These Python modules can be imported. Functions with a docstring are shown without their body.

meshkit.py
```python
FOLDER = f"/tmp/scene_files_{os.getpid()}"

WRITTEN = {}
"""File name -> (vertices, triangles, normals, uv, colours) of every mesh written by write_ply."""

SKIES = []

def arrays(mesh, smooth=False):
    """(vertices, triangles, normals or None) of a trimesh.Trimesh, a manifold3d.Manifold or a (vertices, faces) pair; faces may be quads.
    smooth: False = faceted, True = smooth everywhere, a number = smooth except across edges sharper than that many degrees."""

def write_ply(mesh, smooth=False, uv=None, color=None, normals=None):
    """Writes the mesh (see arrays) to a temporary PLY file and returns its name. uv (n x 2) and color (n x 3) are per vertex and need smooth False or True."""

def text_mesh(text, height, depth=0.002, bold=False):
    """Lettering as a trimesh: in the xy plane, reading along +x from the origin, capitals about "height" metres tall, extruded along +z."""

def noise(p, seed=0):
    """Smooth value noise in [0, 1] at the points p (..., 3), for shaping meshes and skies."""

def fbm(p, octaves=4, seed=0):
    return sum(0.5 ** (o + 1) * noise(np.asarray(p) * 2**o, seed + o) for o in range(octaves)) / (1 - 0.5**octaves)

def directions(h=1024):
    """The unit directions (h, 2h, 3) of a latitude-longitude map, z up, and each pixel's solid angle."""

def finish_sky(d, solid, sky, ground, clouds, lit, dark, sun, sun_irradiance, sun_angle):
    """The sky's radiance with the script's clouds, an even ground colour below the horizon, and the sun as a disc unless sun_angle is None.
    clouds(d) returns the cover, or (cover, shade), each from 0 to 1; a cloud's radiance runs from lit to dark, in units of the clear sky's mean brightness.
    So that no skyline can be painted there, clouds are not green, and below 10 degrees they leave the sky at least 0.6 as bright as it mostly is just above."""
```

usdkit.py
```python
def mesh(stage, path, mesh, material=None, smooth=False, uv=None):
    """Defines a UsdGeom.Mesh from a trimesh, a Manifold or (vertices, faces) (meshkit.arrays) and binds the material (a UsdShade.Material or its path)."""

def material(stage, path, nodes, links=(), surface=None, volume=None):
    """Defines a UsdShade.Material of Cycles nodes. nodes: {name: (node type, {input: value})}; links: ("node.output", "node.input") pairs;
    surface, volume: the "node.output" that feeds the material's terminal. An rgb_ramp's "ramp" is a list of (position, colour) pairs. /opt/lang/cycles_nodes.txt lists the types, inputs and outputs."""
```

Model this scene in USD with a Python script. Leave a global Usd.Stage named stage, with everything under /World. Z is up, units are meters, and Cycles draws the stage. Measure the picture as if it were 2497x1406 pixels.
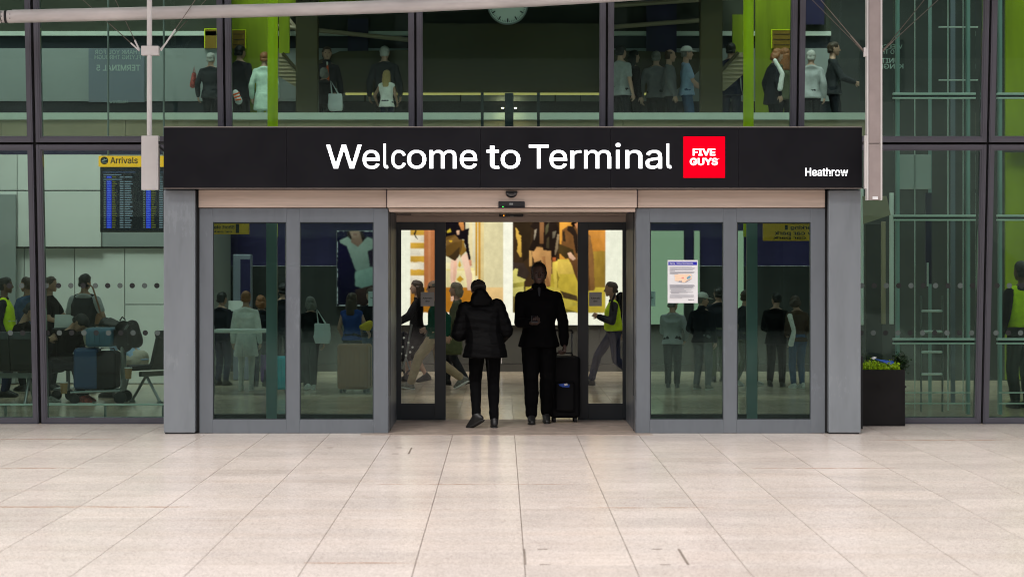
import math, random
import numpy as np
import trimesh
import manifold3d as m3
import usdkit, meshkit
from shapely.geometry import Polygon, box as sbox, LineString
from shapely.ops import unary_union
from shapely import affinity
from pxr import Usd, UsdGeom, UsdLux, UsdShade, Sdf, Gf, Vt

random.seed(7)
RNG = np.random.RandomState(11)
stage = Usd.Stage.CreateInMemory()
UsdGeom.SetStageUpAxis(stage, UsdGeom.Tokens.z)
UsdGeom.SetStageMetersPerUnit(stage, 1.0)
UsdGeom.Xform.Define(stage, '/World')
UsdGeom.Scope.Define(stage, '/World/Looks')

# ------------------------------------------------------------------ camera, sky, sun, exposure
EXPOSURE = 1.75
EYE, FOC, AX, AY = 1.68, 5500.0, 1223.0, 647.0          # eye height (m), focal length and axis in photo pixels
cam = UsdGeom.Camera.Define(stage, '/World/camera')
cam.AddTranslateOp().Set(Gf.Vec3d(0, 0, EYE))
cam.AddRotateXOp().Set(90.0)
cam.CreateHorizontalApertureAttr(36.0)
cam.CreateVerticalApertureAttr(36.0 * 1406 / 2497)
cam.CreateFocalLengthAttr(36.0 * FOC / 2497)
cam.CreateHorizontalApertureOffsetAttr(36.0 * (1248.5 - AX) / 2497)
cam.CreateVerticalApertureOffsetAttr(-36.0 * (703.0 - AY) / 2497)
cam.CreateClippingRangeAttr(Gf.Vec2f(0.1, 2000))
cam.CreateFStopAttr(3.2)
cam.CreateFocusDistanceAttr(22.9)
cam.CreateExposureAttr(EXPOSURE)

SUN_EL, SUN_AZ = math.radians(60), math.radians(200)     # azimuth = atan2(x, y) of the direction towards the sun
usdkit.material(stage, '/World/Looks/sky_look', {
    'sky': ('sky_texture', {'sky_type': 'single_scattering', 'sun_disc': False, 'sun_elevation': SUN_EL, 'sun_rotation': SUN_AZ, 'aerosol_density': 4.0, 'air_density': 1.0}),
    'tc': ('texture_coordinate', {}),
    'cl': ('noise_texture', {'scale': 2.2, 'detail': 5.0, 'roughness': 0.55}),
    'rp': ('rgb_ramp', {'ramp': [(0.25, (0.62, 0.62, 0.62)), (0.6, (1, 1, 1))]}),
    'grey': ('mix_color', {'fac': 1.0, 'a': (5.2, 5.0, 4.95), 'blend_type': 'multiply', 'use_clamp': False}),
    'mx': ('mix_color', {'fac': 0.86, 'use_clamp': False}),
    'bg': ('background_shader', {'strength': 0.10})},
    [('tc.generated', 'cl.vector'), ('cl.fac', 'rp.fac'), ('rp.color', 'grey.b'), ('sky.color', 'mx.a'), ('grey.result', 'mx.b'), ('mx.result', 'bg.color')], surface='bg.background')
sky = UsdLux.DomeLight.Define(stage, '/World/sky')
UsdShade.MaterialBindingAPI.Apply(sky.GetPrim()).Bind(UsdShade.Material.Get(stage, '/World/Looks/sky_look'))
sky.GetPrim().SetCustomDataByKey('kind', 'structure')
sun = UsdLux.DistantLight.Define(stage, '/World/sun')
sun.CreateIntensityAttr(0.3); sun.CreateAngleAttr(25.0); sun.CreateNormalizeAttr(True)
sun.CreateColorAttr(Gf.Vec3f(1.0, 0.955, 0.9))
sun.AddRotateZOp().Set(-math.degrees(SUN_AZ)); sun.AddRotateXOp().Set(-(90 - math.degrees(SUN_EL)))
LIT = 2.0 ** -EXPOSURE                                    # radiance of a screen that shows as white

# ------------------------------------------------------------------ helpers
_names, _base = {}, {}
def numbered(parent, name):
    k = (parent, name); n = _names.get(k, 0); _names[k] = n + 1
    return name if n == 0 else f'{name}_{n:03d}'
def tag(prim, label=None, cat=None, group=None, kind=None):
    for k, v in (('label', label), ('category', cat), ('group', group), ('kind', kind)):
        if v: prim.SetCustomDataByKey(k, v)
    return prim
def thing(name, label=None, cat=None, loc=(0, 0, 0), group=None, kind=None):
    path = '/World/' + numbered('/World', name)
    x = UsdGeom.Xform.Define(stage, path)
    x.AddTranslateOp().Set(Gf.Vec3d(*map(float, loc)))
    _base[path] = np.array(loc, float)
    tag(x.GetPrim(), label, cat, group, kind)
    return path
def part(name, mesh, mat, parent, smooth=False, label=None, kind=None, colors=None):
    """One Mesh prim under parent (a path); the mesh is given in world coordinates."""
    path = parent + '/' + numbered(parent, name)
    off = _base.get('/'.join(parent.split('/')[:3]), np.zeros(3))
    if hasattr(mesh, 'to_mesh'):
        mm = mesh.to_mesh(); mesh = trimesh.Trimesh(mm.vert_properties[:, :3], mm.tri_verts, process=False)
    mesh = trimesh.Trimesh(np.asarray(mesh.vertices) - off, np.asarray(mesh.faces), process=False)
    m = usdkit.mesh(stage, path, mesh, MAT[mat], smooth=smooth)
    if colors is not None:
        UsdGeom.PrimvarsAPI(m).CreatePrimvar('tone', Sdf.ValueTypeNames.Color3fArray, 'vertex').Set(Vt.Vec3fArray.FromNumpy(np.asarray(colors, np.float32)))
    tag(m.GetPrim(), label, None, None, kind)
    return path
def single(name, mesh, mat, label=None, cat=None, group=None, kind=None, smooth=False, colors=None):
    p = part(name, mesh, mat, '/World', smooth, None, None, colors)
    tag(stage.GetPrimAtPath(p), label, cat, group, kind)
    return p
def X(px, D): return (px - AX) / FOC * D
def Z(py, D): return EYE - (py - AY) / FOC * D
def P(px, py, D): return np.array([X(px, D), D, Z(py, D)])
def DEP(py): return FOC * EYE / (py - AY)                 # depth of a point on the ground
def cat(ms): return trimesh.util.concatenate([m for m in ms if m is not None])
def bx(x0, x1, y0, y1, z0, z1, b=0.0):
    """Box, with chamfered edges when b > 0."""
    x0, x1 = min(x0, x1), max(x0, x1); y0, y1 = min(y0, y1), max(y0, y1); z0, z1 = min(z0, z1), max(z0, z1)
    if b <= 0:
        return _fixbox(x0, x1, y0, y1, z0, z1)
    pts = []
    for x, sx in ((x0, 1), (x1, -1)):
        for y, sy in ((y0, 1), (y1, -1)):
            for z, sz in ((z0, 1), (z1, -1)):
                pts += [(x, y + sy*b, z + sz*b), (x + sx*b, y, z + sz*b), (x + sx*b, y + sy*b, z)]
    return hullm(pts)
def _fixbox(x0, x1, y0, y1, z0, z1):
    m = trimesh.creation.box((x1 - x0, y1 - y0, z1 - z0)); m.apply_translation(((x0+x1)/2, (y0+y1)/2, (z0+z1)/2)); return m
def hullm(pts):
    mm = m3.Manifold.hull_points(np.asarray(pts, np.float64)).to_mesh()
    return trimesh.Trimesh(mm.vert_properties[:, :3], mm.tri_verts, process=False)
def pb(px0, py0, px1, py1, D, t, b=0.0):
    """Box whose front face stands at depth D and covers those photo pixels."""
    return bx(X(px0, D), X(px1, D), D, D + t, Z(py1, D), Z(py0, D), b)
def tube(a, b, r, n=10, r2=None):
    a, b = np.asarray(a, float), np.asarray(b, float)
    return tubepath([a, b], r, n)
def tubepath(pts, r, n=10):
    pts = np.asarray(pts, float); rr = np.broadcast_to(r, (len(pts),))
    t = np.gradient(pts, axis=0); t /= np.linalg.norm(t, axis=1, keepdims=True) + 1e-12
    ref = np.array([0, 0, 1.0]) if abs(t[0, 2]) < 0.9 else np.array([1.0, 0, 0])
    a = np.cross(t, ref); a /= np.linalg.norm(a, axis=1, keepdims=True) + 1e-12
    b = np.cross(t, a); an = np.arange(n) * 2 * np.pi / n
    v = (pts[:, None] + rr[:, None, None] * (np.cos(an)[None, :, None] * a[:, None] + np.sin(an)[None, :, None] * b[:, None])).reshape(-1, 3)
    f = []
    k = len(pts)
    for i in range(k - 1):
        for j in range(n):
            q = [i*n+j, i*n+(j+1) % n, (i+1)*n+(j+1) % n, (i+1)*n+j]
            f += [[q[0], q[1], q[2]], [q[0], q[2], q[3]]]
    c0, c1 = len(v), len(v) + 1
    v = np.vstack([v, pts[0], pts[-1]])
    for j in range(n):
        f += [[c0, (j+1) % n, j], [c1, (k-1)*n+j, (k-1)*n+(j+1) % n]]
    m = trimesh.Trimesh(v, f, process=False)
    if m.volume < 0: m.invert()
    return m
def ring(c, axis, r, w, t=0.01, n=20):
    """A flat ring or disc: outer radius r, width w, thickness t, around axis."""
    m = trimesh.creation.annulus(max(r - w, 1e-4), r, t, sections=n)
    m.apply_transform(trimesh.geometry.align_vectors([0, 0, 1], axis)); m.apply_translation(c); return m
def disc(c, axis, r, t, n=24):
    m = trimesh.creation.cylinder(r, t, sections=n)
    m.apply_transform(trimesh.geometry.align_vectors([0, 0, 1], axis)); m.apply_translation(c); return m
_glyph = {}
def glyph(s, bold=False, fat=0.0):
    """Outline of a text as a shapely shape, capitals 70 units high."""
    k = (s, bold, fat)
    if k not in _glyph:
        m = meshkit.text_mesh(s, 70.0, 1.0, bold)
        top = m.triangles[m.face_normals[:, 2] > 0.9][:, :, :2]
        g = unary_union([Polygon(t).buffer(0.01) for t in top]).simplify(0.3)
        _glyph[k] = g.buffer(fat, join_style=2) if fat else g
    return _glyph[k]
def extrude(shape, depth):
    return cat([trimesh.creation.extrude_polygon(g, depth, engine='earcut') for g in getattr(shape, 'geoms', [shape]) if g.area > 1e-12])
def facing(m, D, mirror=False):
    """Turns an extrusion in the xy plane to stand in the xz plane with its face towards the camera at depth D."""
    v = np.array(m.vertices); f = np.array(m.faces)
    return trimesh.Trimesh(np.stack([v[:, 0], D - v[:, 2], v[:, 1]], 1), f, process=False)
def fit(shape, px0, py0, px1, py1, D, depth=0.006, mirror=False):
    """Stretches an outline to those photo pixels at depth D and extrudes it towards the camera."""
    a = shape.bounds
    sx = (X(px1, D) - X(px0, D)) / (a[2] - a[0]); sz = (Z(py0, D) - Z(py1, D)) / (a[3] - a[1])
    if mirror:
        shape = affinity.scale(shape, -1, 1, origin=((a[0] + a[2]) / 2, 0))
    s = affinity.affine_transform(shape, [sx, 0, 0, sz, X(px0, D) - a[0]*sx, Z(py1, D) - a[1]*sz])
    return facing(extrude(s, depth), D)
def prints(polys, D, step=0.0012, t=0.0008, px=True):
    """Flat print: coloured polygons in photo pixels, each laid a little in front of the one before. Returns (mesh, colours)."""
    ms, cs = [], []
    for i, (pts, col) in enumerate(polys):
        d = D - step * (i + 1) if step else D
        q = [(X(a, D), Z(b, D)) for a, b in pts] if px else pts
        g = Polygon(q).buffer(0)
        for gg in getattr(g, 'geoms', [g]):
            if gg.area < 1e-9: continue
            m = facing(trimesh.creation.extrude_polygon(gg, t, engine='earcut'), d)
            ms.append(m); cs.append(np.tile(np.asarray(col, float), (len(m.vertices), 1)))
    return cat(ms), np.vstack(cs)
def painted(layers, x0, y0, x1, y1, D, cell=1.15, blur=0.75, grain=0.05, seed=1):
    """Flat print as a fine sheet with a colour at every vertex. layers: (polygon in photo pixels, colour[, second colour, angle])."""
    import shapely
    from scipy.ndimage import gaussian_filter
    nx, ny = int((x1 - x0)/cell) + 1, int((y1 - y0)/cell) + 1
    gx, gy = np.meshgrid(np.linspace(x0, x1, nx), np.linspace(y0, y1, ny))
    C = np.ones((ny, nx, 3))
    for i, L in enumerate(layers):
        g = Polygon(L[0]).buffer(0)
        wob = (meshkit.fbm(np.stack([gx*0.16, gy*0.16, np.full_like(gx, i*3.1)], -1), 3, i) - 0.5)*(2.2 if len(L[0]) > 4 else 0.4)
        k = shapely.contains_xy(g, gx + wob, gy - wob)
        c = np.asarray(L[1], float)[None, None]
        if len(L) > 2:
            a = math.radians(L[3]); t = gx*math.cos(a) + gy*math.sin(a); b = g.bounds
            q = [u*math.cos(a) + v*math.sin(a) for u in (b[0], b[2]) for v in (b[1], b[3])]
            t = np.clip((t - min(q))/(max(q) - min(q) + 1e-9), 0, 1)[..., None]
            c = c*(1 - t) + np.asarray(L[2], float)*t
        tone = 1 + ((L[4] if len(L) > 4 else 0.14))*2*(meshkit.fbm(np.stack([gx*0.10 + i, gy*0.05, np.full_like(gx, i*1.7)], -1), 4, i + 9) - 0.5)
        C = np.where(k[..., None], c*tone[..., None], C)
    C = gaussian_filter(C, (blur, blur, 0)) * (1 + grain*(np.random.RandomState(seed).rand(ny, nx, 1) - 0.5))
    v = np.stack([(gx - AX)/FOC*D, np.full_like(gx, D), EYE - (gy - AY)/FOC*D], -1).reshape(-1, 3)
    i, j = np.meshgrid(np.arange(ny - 1), np.arange(nx - 1), indexing='ij'); a = (i*nx + j).ravel()
    f = np.vstack([np.stack([a, a + nx, a + nx + 1], 1), np.stack([a, a + nx + 1, a + 1], 1)])
    return trimesh.Trimesh(v, f, process=False), np.clip(C.reshape(-1, 3), 0, 1)
def R(x0, y0, x1, y1): return [(x0, y0), (x1, y0), (x1, y1), (x0, y1)]
def srgb(r, g, b):
    c = np.array([r, g, b]) / 255.0
    return tuple(np.where(c <= 0.04045, c / 12.92, ((c + 0.055) / 1.055) ** 2.4))

# ------------------------------------------------------------------ materials
MAT = {}
def mk(name, color, rough=0.5, metal=0.0, spec=0.5, var=0.0, scale=6.0, bump=0.0, bscale=40.0, coat=0.0, stretch=(1, 1, 1), rand=0.0, sheen=0.0, trans=0.0, rvar=0.0, scuff=0.0):
    nodes = {'p': ('principled_bsdf', {'base_color': color, 'roughness': rough, 'metallic': metal, 'specular_ior_level': spec, 'coat_weight': coat, 'sheen_weight': sheen}),
             'g': ('geometry', {}), 'mp': ('mapping', {'scale': stretch})}
    links = [('g.position', 'mp.vector')]
    src = None
    if var > 0:
        nodes['n'] = ('noise_texture', {'scale': scale, 'detail': 4.0, 'roughness': 0.6})
        nodes['r'] = ('map_range', {'from_min': 0.3, 'from_max': 0.7, 'to_min': 1 - var, 'to_max': 1 + var})
        nodes['h'] = ('hsv', {'color': color})
        links += [('mp.vector', 'n.vector'), ('n.fac', 'r.value'), ('r.result', 'h.value')]
        src = 'h.color'
    if rand > 0:
        nodes['oi'] = ('object_info', {}); nodes['r2'] = ('map_range', {'from_min': 0.0, 'from_max': 1.0, 'to_min': 1 - rand, 'to_max': 1 + rand})
        nodes['h2'] = ('hsv', {'color': color}); links += [('oi.random', 'r2.value'), ('r2.result', 'h2.value')]
        if src: links.append((src, 'h2.color'))
        src = 'h2.color'
    if scuff > 0:
        nodes.update({'sm': ('mapping', {'scale': (1.0, 1.0, 0.35)}), 's1': ('noise_texture', {'scale': 26.0, 'detail': 7.0, 'roughness': 0.7}), 's2': ('noise_texture', {'scale': 2.1, 'detail': 2.0}), 'sa': ('math', {'math_type': 'multiply'}),
                      'sr': ('rgb_ramp', {'ramp': [(0.0, (0, 0, 0)), (0.355, (0, 0, 0)), (0.42, (1, 1, 1)), (1.0, (1, 1, 1))]}), 'sx': ('mix_color', {'blend_type': 'mix', 'b': tuple(min(1, c*1.9 + 0.05) for c in color)}), 'sf': ('math', {'math_type': 'multiply', 'value2': scuff})})
        links += [('g.position', 'sm.vector'), ('sm.vector', 's1.vector'), ('g.position', 's2.vector'), ('s1.fac', 'sa.value1'), ('s2.fac', 'sa.value2'), ('sa.value', 'sr.fac'), ('sr.color', 'sf.value1'), ('sf.value', 'sx.fac'), (src, 'sx.a')]
        src = 'sx.result'
    if src: links.append((src, 'p.base_color'))
    if rvar > 0:
        nodes['rn'] = ('noise_texture', {'scale': scale * 1.7, 'detail': 3.0}); nodes['rr'] = ('map_range', {'from_min': 0.3, 'from_max': 0.7, 'to_min': max(rough - rvar, 0.02), 'to_max': rough + rvar})
        links += [('mp.vector', 'rn.vector'), ('rn.fac', 'rr.value'), ('rr.result', 'p.roughness')]
    if bump > 0:
        nodes['bn'] = ('noise_texture', {'scale': bscale, 'detail': 3.0}); nodes['b'] = ('bump', {'strength': bump, 'distance': 0.01})
        links += [('mp.vector', 'bn.vector'), ('bn.fac', 'b.height'), ('b.normal', 'p.normal')]
    MAT[name] = usdkit.material(stage, '/World/Looks/' + name, nodes, links, surface='p.BSDF')
def mkglass(name, tint, ior=1.5, rough=0.0, gl=(1, 1, 1)):
    MAT[name] = usdkit.material(stage, '/World/Looks/' + name, {
        't': ('transparent_bsdf', {'color': tint}), 'g': ('glossy_bsdf', {'color': gl, 'roughness': rough}),
        'f': ('fresnel', {'IOR': ior}), 'm': ('mix_closure', {})},
        [('f.fac', 'm.fac'), ('t.BSDF', 'm.closure1'), ('g.BSDF', 'm.closure2')], surface='m.closure')
def mkemit(name, color, k=1.0, attr=False):
    nodes = {'e': ('emission', {'color': color, 'strength': k * LIT})}; links = []
    if attr:
        nodes.update({'a': ('attribute', {'attribute': 'tone'}), 'g': ('geometry', {}), 'n': ('noise_texture', {'scale': 9.0, 'detail': 5.0, 'roughness': 0.65}), 'r': ('map_range', {'from_min': 0.3, 'from_max': 0.7, 'to_min': 1 - attr, 'to_max': 1 + attr*0.6}), 'h': ('hsv', {})})
        links = [('g.position', 'n.vector'), ('n.fac', 'r.value'), ('r.result', 'h.value'), ('a.color', 'h.color'), ('h.color', 'e.color')]
    MAT[name] = usdkit.material(stage, '/World/Looks/' + name, nodes, links, surface='e.emission')
def mkprint(name, rough=0.6):
    MAT[name] = usdkit.material(stage, '/World/Looks/' + name, {'a': ('attribute', {'attribute': 'tone'}), 'p': ('principled_bsdf', {'roughness': rough})}, [('a.color', 'p.base_color')], surface='p.BSDF')

def granite(name, color, dark, rand, rough, spec=0.5):
    MAT[name] = usdkit.material(stage, '/World/Looks/' + name, {
        'g': ('geometry', {}), 'oi': ('object_info', {}),
        'v': ('voronoi_texture', {'scale': 115.0}), 'vr': ('rgb_ramp', {'ramp': [(0.0, dark), (0.16, dark), (0.3, color), (0.8, color), (1.0, tuple(min(c * 1.28, 1) for c in color))]}),
        'vs': ('separate_color', {}),
        'n': ('noise_texture', {'scale': 1.1, 'detail': 5.0, 'roughness': 0.62}), 'nr': ('map_range', {'from_min': 0.3, 'from_max': 0.7, 'to_min': 0.975, 'to_max': 1.02}),
        'mp': ('mapping', {'scale': (0.22, 3.4, 1.0)}), 'n2': ('noise_texture', {'scale': 1.3, 'detail': 4.0}), 'n2r': ('rgb_ramp', {'ramp': [(0.25, (0.95, 0.915, 0.885)), (0.42, (0.985, 0.97, 0.955)), (0.5, (1, 1, 1)), (1.0, (1, 1, 1))]}),
        'r': ('map_range', {'from_min': 0.0, 'from_max': 1.0, 'to_min': 1 - rand, 'to_max': 1 + rand}),
        'mu': ('math', {'math_type': 'multiply'}), 'h': ('hsv', {}), 'mm': ('mix_color', {'blend_type': 'multiply', 'fac': 1.0}),
        'rn': ('map_range', {'from_min': 0.3, 'from_max': 0.7, 'to_min': rough - 0.02, 'to_max': rough + 0.03}),
        'sp': ('voronoi_texture', {'scale': 2.6}), 'spr': ('rgb_ramp', {'ramp': [(0.0, (0.45, 0.40, 0.37)), (0.022, (0.5, 0.45, 0.42)), (0.034, (1, 1, 1)), (1.0, (1, 1, 1))]}), 'm3': ('mix_color', {'blend_type': 'multiply', 'fac': 0.8}),
        'p': ('principled_bsdf', {'roughness': rough, 'specular_ior_level': spec})},
        [('g.position', 'sp.vector'), ('sp.distance', 'spr.fac'), ('spr.color', 'm3.b'), ('mm.result', 'm3.a'), ('g.position', 'v.vector'), ('v.color', 'vs.color'), ('vs.r', 'vr.fac'), ('g.position', 'n.vector'), ('n.fac', 'nr.value'), ('oi.random', 'r.value'),
         ('g.position', 'mp.vector'), ('mp.vector', 'n2.vector'), ('n2.fac', 'n2r.fac'),
         ('nr.result', 'mu.value1'), ('r.result', 'mu.value2'), ('mu.value', 'h.value'), ('vr.color', 'mm.a'), ('n2r.color', 'mm.b'), ('m3.result', 'h.color'), ('h.color', 'p.base_color'),
         ('n.fac', 'rn.value'), ('rn.result', 'p.roughness')], surface='p.BSDF')

granite('paving_stone', (0.575, 0.513, 0.478), (0.38, 0.322, 0.29), 0.06, 0.24)
granite('hall_stone', (0.50, 0.42, 0.31), (0.38, 0.31, 0.23), 0.03, 0.16)
MAT['joint_stain'] = usdkit.material(stage, '/World/Looks/joint_stain', {'g': ('geometry', {}), 'mp': ('mapping', {'scale': (2.2, 9.0, 1.0)}), 'n': ('noise_texture', {'scale': 2.4, 'detail': 6.0, 'roughness': 0.7}), 'r': ('map_range', {'from_min': 0.42, 'from_max': 0.72, 'to_min': 0.0, 'to_max': 0.75, 'clamp': True}),
    'd': ('diffuse_bsdf', {'color': (0.34, 0.235, 0.175)}), 't': ('transparent_bsdf', {}), 'm': ('mix_closure', {})}, [('g.position', 'mp.vector'), ('mp.vector', 'n.vector'), ('n.fac', 'r.value'), ('r.result', 'm.fac'), ('t.BSDF', 'm.closure1'), ('d.BSDF', 'm.closure2')], surface='m.closure')
mk('grout', (0.15, 0.12, 0.10), 0.9, var=0.2, scale=3)
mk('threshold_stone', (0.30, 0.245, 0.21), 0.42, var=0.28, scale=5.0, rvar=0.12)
mk('frame_grey', (0.105, 0.104, 0.128), 0.42, metal=0.35, var=0.06, scale=2, rvar=0.06)
mk('joint_black', (0.008, 0.008, 0.009), 0.8)
mk('panel_grey', (0.20, 0.222, 0.245), 0.38, metal=0.25, var=0.06, scale=1.6, stretch=(3, 3, 0.7), rvar=0.08, bump=0.05, bscale=160, scuff=0.13)
mk('door_grey', (0.135, 0.152, 0.172), 0.40, metal=0.2, var=0.06, scale=1.8, stretch=(3, 3, 0.8), rvar=0.08, scuff=0.13)
mk('jamb_steel', (0.12, 0.13, 0.145), 0.4, metal=0.5, var=0.45, scale=5.0, stretch=(4, 4, 0.8), rvar=0.1)
mk('leaf_dark', (0.020, 0.027, 0.034), 0.36, var=0.1, scale=3)
mk('fascia_beige', (0.54, 0.43, 0.36), 0.42, metal=0.15, var=0.13, scale=2.2, stretch=(0.5, 1, 9), rvar=0.08)
mk('soffit_beige', (0.36, 0.28, 0.23), 0.5, var=0.1, scale=2)
mk('sign_black', (0.007, 0.007, 0.0095), 0.36, var=0.12, scale=1.2, rvar=0.06, spec=0.2)
mk('black_plastic', (0.010, 0.010, 0.012), 0.35)
mk('trim_metal', (0.42, 0.38, 0.36), 0.35, metal=0.8)
mk('white_steel', (0.60, 0.575, 0.565), 0.45, var=0.09, scale=2.5, rvar=0.1)
mk('tube_paint', (0.50, 0.465, 0.455), 0.42, var=0.16, scale=2.0, stretch=(0.8, 3, 3), rvar=0.1)
mk('hanger_tin', (0.34, 0.285, 0.275), 0.5, metal=0.3, var=0.12, scale=4, bump=0.2, bscale=300)
mk('cable_steel', (0.16, 0.13, 0.11), 0.4, metal=0.8)
mk('chrome', (0.6, 0.6, 0.6), 0.2, metal=1.0)
mk('dull_metal', (0.3, 0.32, 0.32), 0.35, metal=0.8)
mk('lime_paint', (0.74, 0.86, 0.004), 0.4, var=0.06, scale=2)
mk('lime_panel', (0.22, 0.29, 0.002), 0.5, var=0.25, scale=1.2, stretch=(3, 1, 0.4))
mk('wall_white', (0.70, 0.71, 0.69), 0.55, var=0.05, scale=0.8, rand=0.05)
mk('wall_grey', (0.30, 0.33, 0.33), 0.6, var=0.06, scale=1.0, rand=0.04)
mk('wall_dark', (0.028, 0.032, 0.032), 0.6, var=0.15, scale=1.5)
mk('wall_blue', (0.016, 0.011, 0.058), 0.5, var=0.25, scale=1.0, stretch=(2, 1, 0.3))
mk('wall_deep', (0.014, 0.017, 0.016), 0.5, var=0.4, scale=1.2, stretch=(3, 1, 0.4))
mk('plinth_grey', (0.05, 0.048, 0.042), 0.5, var=0.08, scale=2)
mk('skirting', (0.05, 0.046, 0.04), 0.5)
mk('band_navy', (0.012, 0.014, 0.022), 0.4)
mk('band_pale', (0.62, 0.68, 0.62), 0.5, var=0.04)
mk('band_beige', (0.34, 0.28, 0.19), 0.55, var=0.1, scale=1.2)
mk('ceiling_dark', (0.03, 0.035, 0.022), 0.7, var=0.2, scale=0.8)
mk('ceiling_white', (0.6, 0.6, 0.57), 0.7)
mk('olive_dark', (0.045, 0.036, 0.009), 0.45, var=0.2, scale=1)
mk('stair_tan', (0.32, 0.27, 0.16), 0.6, var=0.15, scale=4, stretch=(1, 1, 6))

mk('roof_grey', (0.28, 0.27, 0.26), 0.6, var=0.08)
mk('car_park_concrete', (0.14, 0.135, 0.13), 0.8, var=0.12, scale=0.6)
mk('car_park_dark', (0.02, 0.02, 0.022), 0.8)
mk('paper_white', (0.72, 0.72, 0.74), 0.6)
mk('notice_grey', (0.42, 0.43, 0.43), 0.6)
mk('planter_black', (0.006, 0.0055, 0.006), 0.42, var=0.4, scale=4, rvar=0.1, scuff=0.2, spec=0.25)
mk('soil', (0.03, 0.02, 0.012), 0.9, var=0.3)
mk('litter_blue', (0.012, 0.07, 0.42), 0.4)
mk('bench_black', (0.016, 0.016, 0.017), 0.45, bump=0.3, bscale=60)
mk('dot_dark', (0.012, 0.015, 0.015), 0.6)
mk('dot_pale', (0.10, 0.13, 0.12), 0.6)
mk('bag_white', (0.62, 0.66, 0.68), 0.6, var=0.06)
mk('cup_brown', (0.34, 0.19, 0.08), 0.6)
mk('steel_green', (0.30, 0.42, 0.41), 0.4)
mk('beam_white', (0.80, 0.84, 0.81), 0.4)
mk('totem_grey', (0.20, 0.22, 0.27), 0.3)
mk('signal_yellow', (0.62, 0.34, 0.01), 0.5)
mk('amber_dull', (0.22, 0.125, 0.004), 0.6)
mk('letter_black', (0.012, 0.012, 0.012), 0.6)
mk('letter_pale', (0.42, 0.50, 0.47), 0.6)
mk('lens_black', (0.006, 0.006, 0.008), 0.08, coat=0.5)
for nm, c, ro in (('case_black', (0.004, 0.004, 0.005), 0.6), ('case_turquoise', (0.0, 0.46, 0.62), 0.32), ('case_brown', (0.30, 0.14, 0.075), 0.45), ('case_blue', (0.02, 0.06, 0.16), 0.5),
                  ('case_steel_blue', (0.07, 0.15, 0.23), 0.5), ('case_purple', (0.12, 0.03, 0.24), 0.4), ('rubber', (0.012, 0.012, 0.012), 0.7), ('box_white', (0.62, 0.62, 0.6), 0.6)):
    mk(nm, c, ro, var=0.08, scale=6, spec=0.15 if nm == 'case_black' else 0.5)
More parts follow.
